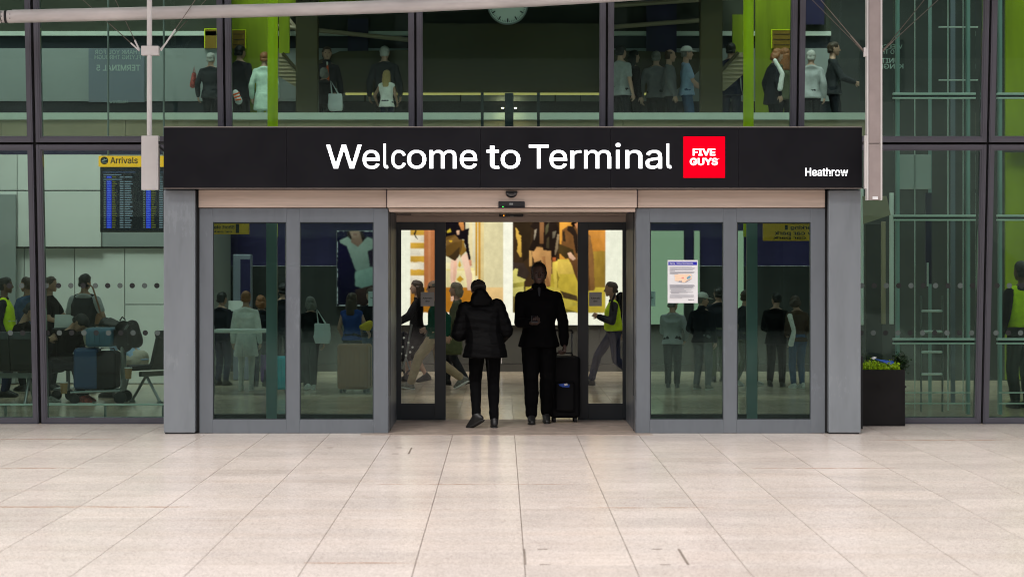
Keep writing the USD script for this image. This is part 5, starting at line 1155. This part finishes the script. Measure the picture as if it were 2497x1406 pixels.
def hang_bag(label, top_pts, w, h, d, mat, name='tote_bag', cat_='bag', flip=0):
    """A soft bag hanging from two handles that meet at top_pts[0]; world coordinates."""
    c = np.array(top_pts[1], float); t = thing(name, label, cat_, c - np.array([0, 0, h]))
    pts = [((sx*w*0.5*k, sy*d*0.5*kk, z), 0.02) for sx in (-1, 1) for sy in (-1, 1) for k, kk, z in ((0.86, 0.5, -0.02), (1.0, 1.0, -h*0.65), (0.85, 0.9, -h + 0.03))]
    m = soft(blob(*pts), 0.05, 4, 0.012, 12, 4); m.apply_translation(c); part('pouch', m, mat, t, smooth=True)
    a = np.array(top_pts[0], float)
    for sy in (-1, 1):
        part('strap', tubepath([c + np.array([-w*0.28, sy*d*0.25, -0.02]), a + np.array([0, sy*0.02, 0]), c + np.array([w*0.28, sy*d*0.25, -0.02])], 0.011, 6), mat, t)
    return t

# ---- the two figures in the doorway
p1, L1, A1, W1 = person('person in black hooded puffer jacket walking in with bowed head', 1183, 23.36, 1.58, face=184, skin='skin_tan', hair=('short', 'hair_black'), top=('puffer_black', 'long', 0.80), bottom=('cloth_black', 'trousers', 0.95), shoes='shoe_black',
       lean=0.22, side=-0.09, bow=50, hands=((-0.18, 0.30, 1.10), (0.18, 0.30, 1.00)), fine=0.020, puff=0.040, hood=True, build=1.08, lift=(-1, -0.06, 0.05, -0.5, 0.9), stance=0.105)
part('waist_strap', tubepath([L1((0.02, -0.16, 0.80)), L1((0.03, -0.17, 0.70)), L1((0.025, -0.165, 0.59))], 0.010, 6), 'cloth_black', p1)
p2, L2, A2, W2 = person('person in black jacket walking out with one hand raised to the waist', 1314, 23.98, 1.71, face=2, skin='skin_dark', hair=('crop', 'hair_black'), top=('cloth_black', 'long', 0.83), bottom=('cloth_black', 'trousers', 1.18), shoes='shoe_black',
       step=0.16, lead=1, hands=((-0.275, 0.03, 0.86), (0.10, 0.30, 1.10)), fine=0.020, collar='cloth_charcoal', build=1.16, palms=(None, (-0.3, 0.2, 1.0)), grip=(0.75, 0.5), stance=0.085)
hw_ = A2[1][2]; hp = L2(hw_ + np.array([-0.035, 0.075, 0.045]))
ph = thing('mobile_phone', 'dark mobile phone in the raised hand of the walker in the doorway', 'phone', hp)
mm = bx(-0.035, 0.035, -0.07, 0.07, -0.004, 0.004, 0.003); mm.apply_transform(trimesh.transformations.rotation_matrix(0.5, [1, 0, 0])); mm.apply_translation(hp); part('body', mm, 'black_plastic', ph)
mm = bx(-0.031, 0.031, -0.064, 0.064, 0.0042, 0.005); mm.apply_transform(trimesh.transformations.rotation_matrix(0.5, [1, 0, 0])); mm.apply_translation(hp); part('screen', mm, 'lens_black', ph)
Dcs = 24.25
sc_, Tc = suitcase('black soft suitcase pulled beside the walker in the doorway', 1376, Dcs, 0.33, 0.66, 0.26, 'case_black', 4, False, 0.26)
part('front_pocket', bx(X(1352, Dcs), X(1401, Dcs), Dcs - 0.165, Dcs - 0.12, 0.12, 0.44, 0.02), 'case_black', sc_)
part('luggage_tag', hullm([P(a, b, Dcs - c) for a, b, c in ((1362, 936, .17), (1376, 934, .18), (1389, 937, .17), (1388, 944, .175), (1372, 943, .185), (1364, 940, .17))]), 'litter_blue', sc_)
part('luggage_tag', hullm([P(a, b, Dcs - c) for a, b, c in ((1375, 935, .186), (1383, 934, .19), (1385, 938, .19), (1377, 940, .188))]), 'paper_white', sc_)

# ---- people crossing behind the doors
person('person in high visibility waistcoat striding left behind the right door leaf', 1497, 31.5, 1.52, face=272, skin='skin_tan', hair=('crop', 'hair_brown'), top=('cloth_ink', 'long', 0.92), bottom=('cloth_navy', 'trousers'), vest='cloth_hivis', step=0.72, lead=1, hands=((-0.16, 0.26, 1.12), None), lean=0.05)
bp_ = thing('rucksack', 'black rucksack on the back of the high visibility walker', 'rucksack', P(1512, 760, 31.5))
part('pack', soft(blob((P(1514, 722, 31.5), 0.07), (P(1512, 768, 31.45), 0.08), (P(1512, 768, 31.6), 0.08), (P(1513, 728, 31.6), 0.07)), 0.05, 3), 'cloth_black', bp_, smooth=True); part('strap', tubepath([P(1500, 716, 31.28), P(1490, 740, 31.25), P(1498, 770, 31.28)], 0.018, 6), 'cloth_black', bp_)
person('dark haired person in long black dress pushing a pushchair behind the left leaf', 1017, 32.6, 1.47, face=276, skin='skin_fair', hair=('long', 'hair_brown'), top=('cloth_black', 'long', 0.62), bottom=('cloth_black', 'skirt'), step=0.3, hands=((-0.18, 0.36, 1.0), (0.18, 0.36, 1.0)))
ps = thing('pushchair', 'dark spotted pushchair at the left edge of the door opening', 'pushchair', P(988, 930, 32.6))
part('hood', soft(blob((P(985, 822, 32.6), (0.07, 0.17, 0.09)), (P(996, 845, 32.6), (0.1, 0.19, 0.1)), (P(986, 872, 32.6), (0.14, 0.18, 0.06))), 0.05, 3), 'cloth_ink', ps, smooth=True)
for a, b in ((985, 823), (996, 835), (982, 845), (1000, 858), (990, 866), (978, 862), (1006, 846)): part('spot', disc(P(a, b, 32.37), [0, 1, 0], 0.016, 0.012, 10), 'cloth_white', ps)
for a, b in ((975, 912), (1003, 914)):
    part('wheel', ring(P(a, b, 32.42), [0, 1, 0], 0.085, 0.03, 0.04, 20), 'rubber', ps); part('wheel', ring(P(a, b, 32.78), [0, 1, 0], 0.085, 0.03, 0.04, 20), 'rubber', ps)
for d_ in (32.42, 32.78): part('frame', tubepath([P(975, 912, d_), P(990, 872, d_), P(1004, 790, d_)], 0.014, 8), 'dull_metal', ps); part('frame', tube(P(990, 872, d_), P(1003, 914, d_), 0.012, 8), 'dull_metal', ps)
person('person in dark green top and khaki trousers striding left behind the left leaf', 1064, 30.7, 1.56, face=268, skin='skin_fair', hair=('thin', 'hair_grey'), top=('cloth_green', 'long', 0.86), bottom=('cloth_khaki', 'trousers', 1.1), shoes='shoe_grey', step=0.78, lead=-1, hands=(None, (0.22, 0.16, 0.92)), build=1.12, lean=0.04)
gl = thing('eyeglasses', 'dark glasses on the khaki trousered walker', 'glasses', P(1046, 700, 30.7)); part('lens', pb(1044.5, 697, 1048.5, 703, 30.62, 0.01), 'lens_black', gl); part('temple', tube(P(1048, 699, 30.60), P(1064, 699, 30.60), 0.006, 6), 'lens_black', gl)
person('grey blonde haired person in olive jacket between the leaf and the hooded walker', 1113, 31.6, 1.45, face=262, skin='skin_fair', hair=('bob', 'hair_ash'), top=('cloth_olive', 'long', 0.80), bottom=('cloth_charcoal', 'trousers'), step=0.35, hands=((-0.12, 0.24, 1.15), None))
hang_bag('floral shoulder bag hanging behind the hooded walker', [P(1106, 770, 31.2), P(1104, 822, 31.2)], 0.24, 0.25, 0.10, 'cloth_floral', 'shoulder_bag')

# ---- left fixed screen
person('red haired person in white blouse and white trousers seen from behind in the left screen', 600, 30.3, 1.32 + 0.01, face=178, skin='skin_fair', hair=('short', 'hair_red'), top=('cloth_white', 'long', 0.60), bottom=('cloth_white', 'leggings'), shoes='shoe_white', hands=((-0.24, 0.05, 0.85), (0.24, 0.05, 0.85)), build=1.0)
person('brown haired person in dark clothes beside the white dressed woman', 636, 31.3, 1.26, face=200, hair=('bob', 'hair_red'), top=('cloth_ink', 'long', 0.85), bottom=('cloth_navy', 'trousers'), hands=(None, (0.2, 0.2, 1.0)))
p9 = person('grey haired person in black carrying a white bag in the left screen', 757, 30.5, 1.26, face=200, hair=('bob', 'hair_grey'), top=('cloth_black', 'short', 0.88), bottom=('cloth_black', 'trousers', 1.15), shoes='shoe_white', step=0.25)
hang_bag('white tote bag on the shoulder of the grey haired person in the left screen', [P(772, 752, 30.15), P(786, 788, 30.15)], 0.19, 0.28, 0.09, 'bag_white')
person('brown haired person in sleeveless blue top standing behind the brown suitcase', 858, 30.9, 1.30, face=160, hair=('long', 'hair_brown'), top=('cloth_blue', 'none', 0.88), bottom=('cloth_ink', 'trousers'), shoes='shoe_white', hands=((-0.2, 0.1, 0.9), (0.20, 0.34, 1.0)))
pw = person('person in dark jacket with yellow sleeve at the right edge of the left screen', 906, 31.8, 1.36, face=220, hair=('short', 'hair_brown'), top=('cloth_ink', 'short', 0.86), bottom=('cloth_denim', 'trousers'), hands=((-0.1, 0.34, 1.05), None))
yb = thing('folded_scarf', 'yellow cloth over the arm beside the blue sleeveless top', 'scarf', P(893, 795, 30.6)); part('cloth', soft(blob((P(882, 797, 30.6), 0.035), (P(902, 788, 30.6), 0.045), (P(898, 800, 30.6), 0.04)), 0.03, 2, 0.006, 20, 2), 'cloth_yellow', yb, smooth=True)
person('person in dark clothes at the left edge of the left screen', 541, 31.6, 1.30, face=150, hair=('short', 'hair_black'), top=('cloth_ink', 'long', 0.84), bottom=('cloth_navy', 'trousers'))
person('person in black top standing at the middle stile of the left screen', 690, 32.2, 1.42, face=190, hair=('short', 'hair_black'), top=('cloth_ink', 'long', 0.84), bottom=('cloth_charcoal', 'trousers'))
suitcase('turquoise hard suitcase beside the left stile', 681, 29.7, 0.27, 0.44, 0.24, 'case_turquoise', 8, True, 0.0)
suitcase('large brown ribbed suitcase in the left screen', 865, 29.8, 0.42, 0.60, 0.30, 'case_brown', -10, True, 0.0)
suitcase('small purple suitcase behind the glass counter', 652, 31.4, 0.18, 0.42, 0.2, 'case_purple', 0, True, 0.2)
suitcase('dark suitcase beside the person with the white tote', 726, 31.4, 0.3, 0.46, 0.22, 'case_black', 0, False, 0.3)
# ---- right fixed screen
person('person in white cap, pale blue shirt and dark jacket behind the court notice', 1712, 30.5, 1.30, face=150, skin='skin_fair', hair=('short', 'hair_grey'), cap='cloth_white', top=('cloth_ink', 'long', 0.86), bottom=('cloth_grey', 'trousers', 1.05), shoes='shoe_grey', hands=((-0.2, 0.22, 1.0), None), build=1.05, collar='cloth_sky', turn=55, bow=8, step=0.12)
person('person in pale grey crumpled shirt seen from behind in the right screen', 1640, 31.0, 1.22, face=170, hair=('short', 'hair_grey'), top=('cloth_pale_grey', 'long', 0.86), bottom=('cloth_black', 'trousers', 1.1), build=1.12, bow=18, turn=30, lean=0.06, hands=((-0.1, 0.3, 1.05), (0.24, 0.12, 0.95)))
person('person in black suit in the rightmost pane of the right screen', 1892, 31.2, 1.30, face=160, skin='skin_fair', hair=('short', 'hair_black'), top=('cloth_black', 'long', 0.80), bottom=('cloth_black', 'trousers', 1.1), build=1.1, turn=-40, bow=12, step=0.22, hands=((-0.16, 0.28, 1.02), None))
person('person with white scarf and blue jeans at the right edge of the right screen', 1946, 30.8, 1.27, face=200, hair=('bob', 'hair_brown'), top=('cloth_brown', 'long', 0.88), bottom=('cloth_denim', 'trousers'), shoes='shoe_white', bow=22, lean=0.1, turn=25, hands=((-0.1, 0.28, 1.02), (0.16, 0.26, 1.0)))
sf = thing('scarf', 'long white scarf hanging from the person in blue jeans', 'scarf', P(1931, 800, 30.5)); part('cloth', soft(union([blob((P(1926, 770, 30.5), 0.035), (P(1936, 806, 30.45), 0.03)), blob((P(1936, 806, 30.45), 0.03), (P(1929, 838, 30.45), 0.04))]), 0.03, 2, 0.008, 18, 3), 'cloth_white', sf, smooth=True)
person('person with bare arm standing at the inner mullion of the right screen', 1818, 31.4, 1.34, face=120, hair=('short', 'hair_brown'), top=('cloth_charcoal', 'short', 0.86), bottom=('cloth_olive', 'trousers'), shoes='shoe_white', step=0.3, turn=-25)
person('person in dark clothes half hidden at the first pane edge of the right screen', 1752, 32.6, 1.36, face=190, hair=('short', 'hair_black'), top=('cloth_ink', 'long', 0.84), bottom=('cloth_olive', 'trousers'))

# ---- arrivals area on the left
D = 29.0
person('person in dark waistcoat and pale shorts standing by the trolley', 207, 29.6, 1.56, face=168, skin='skin_tan', hair=('short', 'hair_black'), top=('cloth_pale_grey', 'short', 0.86), vest='cloth_charcoal', bottom=('cloth_stone', 'shorts', 1.1), shoes='shoe_white', hands=((-0.2, 0.24, 1.02), (0.27, 0.12, 1.05)), build=1.12)
wb = thing('waist_bag', 'brown bag at the side of the person in the dark waistcoat', 'bag', P(246, 780, 29.5)); part('pouch', soft(blob((P(244, 772, 29.5), 0.06), (P(252, 784, 29.5), 0.06), (P(240, 788, 29.5), 0.05)), 0.04, 2), 'case_brown', wb, smooth=True); part('strap', tubepath([P(246, 764, 29.45), P(226, 700, 29.35), P(214, 690, 29.4)], 0.012, 6), 'case_brown', wb)
person('brown skinned person in high visibility waistcoat at the far left pane', 12, 28.8, 1.52, face=95, skin='skin_brown', hair=('short', 'hair_black'), top=('cloth_ink', 'long', 0.9), vest='cloth_hivis', bottom=('cloth_navy', 'trousers'))
person('person in blue shirt standing behind the joint of the far left panes', 66, 30.2, 1.52, face=240, skin='skin_tan', hair=('crop', 'hair_brown'), top=('cloth_denim', 'long', 0.86), bottom=('cloth_ink', 'trousers'), hands=((-0.15, 0.3, 0.95), None))
person('person in black reaching over the white box on the trolley', 122, 30.4, 1.52, face=80, skin='skin_tan', hair=('short', 'hair_brown'), top=('cloth_black', 'short', 0.86), bottom=('cloth_ink', 'trousers'), hands=((-0.15, 0.38, 1.10), (0.15, 0.3, 1.05)))
person('bearded dark haired person in black seated at the far left pane', 32, 27.6, 1.62, face=80, skin='skin_tan', hair=('short', 'hair_black'), top=('cloth_black', 'long', 0.9), bottom=('cloth_ink', 'trousers'), shoes='shoe_grey', seat=0.46, lean=0.32, bow=22, hands=((-0.10, 0.50, 0.86), (0.10, 0.52, 0.84)))
person('person in pale blue shirt bent forward on the bench by the trolley', 338, 28.6, 1.55, face=250, skin='skin_tan', hair=('long', 'hair_black'), top=('cloth_sky', 'short', 0.9), bottom=('cloth_stone', 'trousers'), seat=0.46, lean=0.75, bow=30, hands=((-0.12, 0.5, 0.62), (0.12, 0.52, 0.6)))
person('person in black seated low behind the white box beside the luggage trolley', 138, 27.8, 1.60, face=60, skin='skin_tan', hair=('short', 'hair_black'), top=('cloth_black', 'long', 0.9), bottom=('cloth_ink', 'trousers'), shoes='shoe_red', seat=0.42, lean=0.55, bow=35, hands=((-0.12, 0.5, 0.6), (0.12, 0.5, 0.6)))
def bench(px0, px1, D, label, n=2, rot=0.0):
    t = thing('waiting_bench', label, 'bench', P((px0+px1)/2, 960, D))
    TR = trimesh.transformations.rotation_matrix(math.radians(rot), [0, 0, 1], [X((px0+px1)/2, D), D + 0.3, 0])
    def part(n_, m_, mt_, p_, smooth=False):
        m_.apply_transform(TR); return globals()['part'](n_, m_, mt_, p_, smooth)
    xa, xb = X(px0, D), X(px1, D); w = (xb - xa)/n
    prof = [(0.02, 0.86), (0.0, 0.80), (0.10, 0.50), (0.14, 0.44), (0.52, 0.41), (0.56, 0.43)]
    for i in range(n):
        a = xa + w*i + 0.006; b = xa + w*(i+1) - 0.006
        q = [(D + u, z) for u, z in prof]
        sec = LineString(q).buffer(0.028, cap_style=1)
        m = trimesh.creation.extrude_polygon(sec, b - a, engine='earcut'); v = np.array(m.vertices); m = trimesh.Trimesh(np.stack([a + v[:, 2], v[:, 0], v[:, 1]], 1), m.faces, process=False)
        m.fix_normals()
        part('seat', m, 'bench_black', t, smooth=40)
    part('beam', bx(xa, xb, D + 0.28, D + 0.34, 0.32, 0.38), 'dull_metal', t)
    for x in (xa + 0.12*(xb-xa), xa + 0.88*(xb-xa)):
        part('leg', tubepath([(x, D + 0.31, 0.33), (x, D + 0.05, 0.02)], 0.018, 8), 'dull_metal', t); part('leg', tubepath([(x, D + 0.31, 0.33), (x, D + 0.58, 0.02)], 0.018, 8), 'dull_metal', t)
        for u in (0.05, 0.58): part('foot', disc((x, D + u, 0.011), [0, 0, 1], 0.04, 0.02, 14), 'dull_metal', t)
    return t
bench(318, 470, 27.6, 'black curved waiting bench on metal legs left of the portal', 3, 48)
bench(-90, 78, 27.0, 'black curved waiting bench in the far left pane', 3)
# luggage trolley with its load
D = 27.6
tr_ = thing('luggage_trolley', 'grey airport luggage trolley loaded with two blue suitcases', 'luggage trolley', P(260, 965, D))
xa, xb = X(190, D), X(300, D)
for d_ in (D - 0.22, D + 0.22):
    part('base_tube', tubepath([(xa - 0.05, d_, 0.14), (xb, d_, 0.16), (xb + 0.03, d_, 0.30)], 0.016, 8), 'dull_metal', tr_)
    part('upright', tubepath([(xb + 0.01, d_*0.35 + D*0.65, 0.15), (xb + 0.0, d_*0.35 + D*0.65, 0.86)], 0.022, 10), 'dull_metal', tr_)
    part('wheel', disc((xa, d_, 0.06), [0, 1, 0], 0.06, 0.035, 18), 'rubber', tr_); part('wheel', disc((xb, d_, 0.075), [0, 1, 0], 0.075, 0.035, 18), 'rubber', tr_)
for k in range(5): part('deck_bar', tube((xa + (xb-xa)*k/4, D - 0.22, 0.16), (xa + (xb-xa)*k/4, D + 0.22, 0.16), 0.012, 8), 'dull_metal', tr_)
part('basket', cat([bx(X(285, D), X(318, D), D - 0.24, D - 0.22, 0.72, 0.90), bx(X(285, D), X(318, D), D + 0.22, D + 0.24, 0.72, 0.90), bx(X(285, D), X(318, D), D - 0.22, D + 0.22, 0.71, 0.73)]), 'case_black', tr_)
part('push_bar', tube((X(322, D), D - 0.27, 0.98), (X(322, D), D + 0.27, 0.98), 0.018, 8), 'rubber', tr_); part('push_arm', tube((xb, D - 0.08, 0.84), (X(322, D), D - 0.2, 0.98), 0.014, 8), 'dull_metal', tr_); part('push_arm', tube((xb, D + 0.08, 0.84), (X(322, D), D + 0.2, 0.98), 0.014, 8), 'dull_metal', tr_)
suitcase('upright dark blue suitcase on the luggage trolley', 213, D - 0.02, 0.30, 0.50, 0.40, 'case_blue', 5, False, 0.0, z0=0.176, wheels=False)
suitcase('black suitcase on the luggage trolley under the steel blue case', 262, D, 0.27, 0.46, 0.40, 'case_black', 0, False, 0.0, z0=0.176, wheels=False)
suitcase('steel blue suitcase lying on top of the trolley load', 249, D - 0.03, 0.345, 0.235, 0.40, 'case_steel_blue', 0, True, 0.0, z0=0.69, wheels=False)
rk = thing('rucksack', 'black rucksack hung on the trolley basket before the seated person', 'rucksack', P(302, 815, D)); part('pack', soft(union([blob((P(300, 800, D), 0.10), (P(304, 838, D), 0.11)), blob((P(322, 796, D + 0.1), 0.09), (P(330, 830, D + 0.1), 0.10))]), 0.04, 3, 0.008, 12, 1), 'case_black', rk, smooth=True); part('grab_loop', tubepath([P(292, 782, D), P(298, 772, D), P(306, 780, D)], 0.010, 6), 'rubber', rk)
wt = thing('luggage_trolley', 'second luggage trolley carrying the white box beside the frame joint', 'luggage trolley', P(155, 950, 28.0))
part('handle_bar', tube(P(128, 803, 28.0), P(172, 803, 28.0), 0.018, 8), 'rubber', wt); part('tray', pb(130, 799, 170, 802, 28.02, 0.3), 'dull_metal', wt)
for px in (164, 168): part('upright', tube(P(px, 803, 28.05), P(px, 950, 28.05), 0.016, 8), 'dull_metal', wt)
part('base', bx(X(128, 28), X(172, 28), 28.05, 28.5, 0.13, 0.15), 'dull_metal', wt)
for px in (134, 168): part('wheel', disc((X(px, 28), 28.1, 0.066), [0, 1, 0], 0.065, 0.04, 18), 'rubber', wt)
xb_ = thing('carton', 'white carton with open flap on the second trolley', 'box', P(158, 798, 28.0)); part('box', hullm([P(a, b, d_) for d_ in (28.04, 28.26) for a, b in ((134, 766), (172, 767), (178, 797), (132, 798.5))]), 'box_white', xb_); part('flap', hullm([P(172, 768, 28.03), P(186, 774, 28.0), P(188, 795, 28.0), P(178, 797, 28.03), P(172, 768, 28.05), P(186, 774, 28.02), P(188, 795, 28.02), P(178, 797, 28.05)]), 'box_white', xb_)
for px, D_, py, label in ((156, 26.6, 959, 'brown paper cup standing low beside the frame joint'), (313, 27.2, 923, 'brown paper cup by the trolley upright')):
    c = thing('paper_cup', label, 'cup', (X(px, D_), D_, 0))
    zb = Z(py, D_); m = trimesh.creation.revolve([(0, 0), (0.034, 0), (0.046, 0.125), (0.0, 0.125)], sections=20); m.apply_translation((X(px, D_), D_, max(zb, 0.001))); part('cup', m, 'cup_brown', c)
    m = trimesh.creation.cylinder(0.047, 0.012, sections=20); m.apply_translation((X(px, D_), D_, max(zb, 0.001) + 0.131)); part('lid', m, 'paper_white', c)

# ---- far right
person('person in high visibility waistcoat at the right edge of the photo', 2492, 26.6, 1.72, face=200, skin='skin_brown', hair=('short', 'hair_black'), top=('cloth_ink', 'long', 0.88), vest='cloth_hivis', bottom=('cloth_ink', 'trousers', 1.1), shoes='shoe_black', build=1.1)

# ---- gallery people behind the upper panes
ZG = 3.281
def gal(label, px, top_py, D=29.4, **kw):
    kw.setdefault('fine', 0.042)
    return person(label, px, D, hof(top_py, D, ZG), z0=ZG, **kw)
gal('red haired person in white blouse on the gallery by the left lime column', 645, 128, face=178, hair=('short', 'hair_red'), top=('cloth_mint', 'long', 0.62), bottom=('cloth_mint', 'leggings'))
gal('grey haired person in black with a white bag on the gallery', 790, 166, face=200, hair=('bob', 'hair_grey'), top=('cloth_black', 'short', 0.88), bottom=('cloth_black', 'trousers'))
hang_bag('white tote bag hanging in front of the dark band on the gallery', [P(806, 196, 29.1), P(818, 228, 29.1)], 0.16, 0.235, 0.08, 'bag_white')
gal('blonde person in white sleeveless top on the gallery', 943, 172, D=29.1, face=160, skin='skin_tan', hair=('long', 'hair_blond'), top=('cloth_white', 'none', 0.84), bottom=('cloth_navy', 'trousers'), hands=((-0.34, 0.18, 0.98), (0.2, 0.2, 0.95)))
gal('white haired person in charcoal jacket on the gallery', 938, 114, D=29.75, face=175, hair=('short', 'hair_white'), top=('cloth_charcoal', 'long', 0.84), bottom=('cloth_black', 'trousers'), build=1.12)
gal('person in dark suit with orange tie on the gallery', 797, 116, D=29.8, face=10, hair=('short', 'hair_brown'), top=('cloth_ink', 'long', 0.84), bottom=('cloth_ink', 'trousers'), collar='cloth_white', tie='cloth_orange')
gal('person in black coat at the left edge of the lime panel on the gallery', 585, 112, D=29.75, face=150, hair=('short', 'hair_black'), top=('cloth_ink', 'long', 0.80), bottom=('cloth_ink', 'trousers'), build=1.1)
gal('person in dark coat holding a stick beside the dark pillar on the gallery', 752, 132, D=29.6, face=30, hair=('short', 'hair_black'), top=('cloth_ink', 'long', 0.7), bottom=('cloth_ink', 'trousers'), hands=(None, (0.2, 0.24, 0.9)))
gal('white haired person in grey blue coat at the right edge of the upper left pane', 514, 130, D=28.4, face=170, hair=('short', 'hair_white'), top=('cloth_charcoal', 'long', 0.82), bottom=('cloth_ink', 'trousers'), build=1.12)
rb = thing('red_rucksack', 'small red and white bag beside the white haired gallery person', 'bag', P(472, 200, 28.6)); part('pouch', soft(blob((P(473, 182, 28.6), 0.03), (P(470, 208, 28.6), 0.04)), 0.03, 2), 'shoe_red', rb, smooth=True); part('strap', tubepath([P(470, 182, 28.58), P(474, 160, 28.55), P(476, 182, 28.58)], 0.008, 6), 'shoe_red', rb)
sb2 = thing('striped_bag', 'white and orange striped bag low at the left lime panel', 'bag', P(578, 245, 29.2)); part('pouch', soft(blob((P(574, 226, 29.2), 0.04), (P(582, 246, 29.2), 0.05)), 0.03, 2), 'bag_white', sb2, smooth=True)
for k in range(3): part('stripe', tube(P(568 + 3*k, 232 + 6*k, 29.10), P(584 + 2*k, 226 + 8*k, 29.10), 0.012, 6), 'cloth_orange', sb2)
gal('person in white cap and pale blue shirt on the gallery', 1674, 116, face=95, hair=('short', 'hair_grey'), cap='cloth_white', top=('cloth_sky', 'short', 0.86), bottom=('cloth_denim', 'trousers'), hands=((-0.1, 0.3, 1.0), (0.12, 0.3, 0.98)))
gal('balding person in grey jacket on the gallery', 1633, 122, face=100, hair=('thin', 'hair_brown'), top=('cloth_grey', 'long', 0.86), bottom=('cloth_ink', 'trousers'))
gal('person in pale grey shirt left of the balding gallery person', 1600, 126, D=29.7, face=170, hair=('short', 'hair_grey'), top=('cloth_grey', 'long', 0.86), bottom=('cloth_black', 'trousers'), build=1.12)
gal('person in black with long dark hair at the right middle pane of the gallery', 1545, 124, D=29.6, face=110, hair=('long', 'hair_black'), top=('cloth_black', 'long', 0.84), bottom=('cloth_black', 'trousers'))
gal('person in grey top with dark shoulder strap right of the middle mullion on the gallery', 1514, 112, D=29.3, face=140, hair=('short', 'hair_black'), top=('cloth_pale_grey', 'short', 0.84), bottom=('cloth_ink', 'trousers'))
gal('person in dark blue behind the tan stair flight on the gallery', 1782, 106, D=29.75, face=170, hair=('short', 'hair_black'), top=('cloth_navy', 'long', 0.84), bottom=('cloth_navy', 'trousers'))
gal('stooping person in dark coat with pale scarf on the right lime panel', 1884, 118, face=110, hair=('bob', 'hair_red'), top=('cloth_ink', 'long', 0.7), bottom=('cloth_ink', 'trousers'), lean=0.1, bow=15)
sf = thing('scarf', 'pale scarf hanging from the stooping gallery person', 'scarf', P(1900, 180, 29.0)); part('cloth', soft(union([blob((P(1890, 148, 29.0), 0.025), (P(1908, 180, 29.0), 0.03)), blob((P(1908, 180, 29.0), 0.03), (P(1902, 216, 29.0), 0.035))]), 0.03, 2, 0.008, 18, 3), 'cloth_white', sf, smooth=True)
gal('person in olive coat with brown hair beside the right lime panel edge', 1914, 118, D=29.7, face=200, hair=('long', 'hair_red'), top=('cloth_olive', 'long', 0.8), bottom=('cloth_ink', 'trousers'))
gal('pale haired person beside the hanging steel channel on the gallery', 1978, 124, D=29.5, face=170, hair=('short', 'hair_white'), top=('cloth_pale_grey', 'long', 0.84), bottom=('cloth_ink', 'trousers'))
gal('person in dark clothes left of the steel channel on the gallery', 2032, 104, D=29.75, face=90, hair=('short', 'hair_brown'), top=('cloth_charcoal', 'long', 0.84), bottom=('cloth_ink', 'trousers'), hands=(None, (0.15, 0.35, 1.05)))
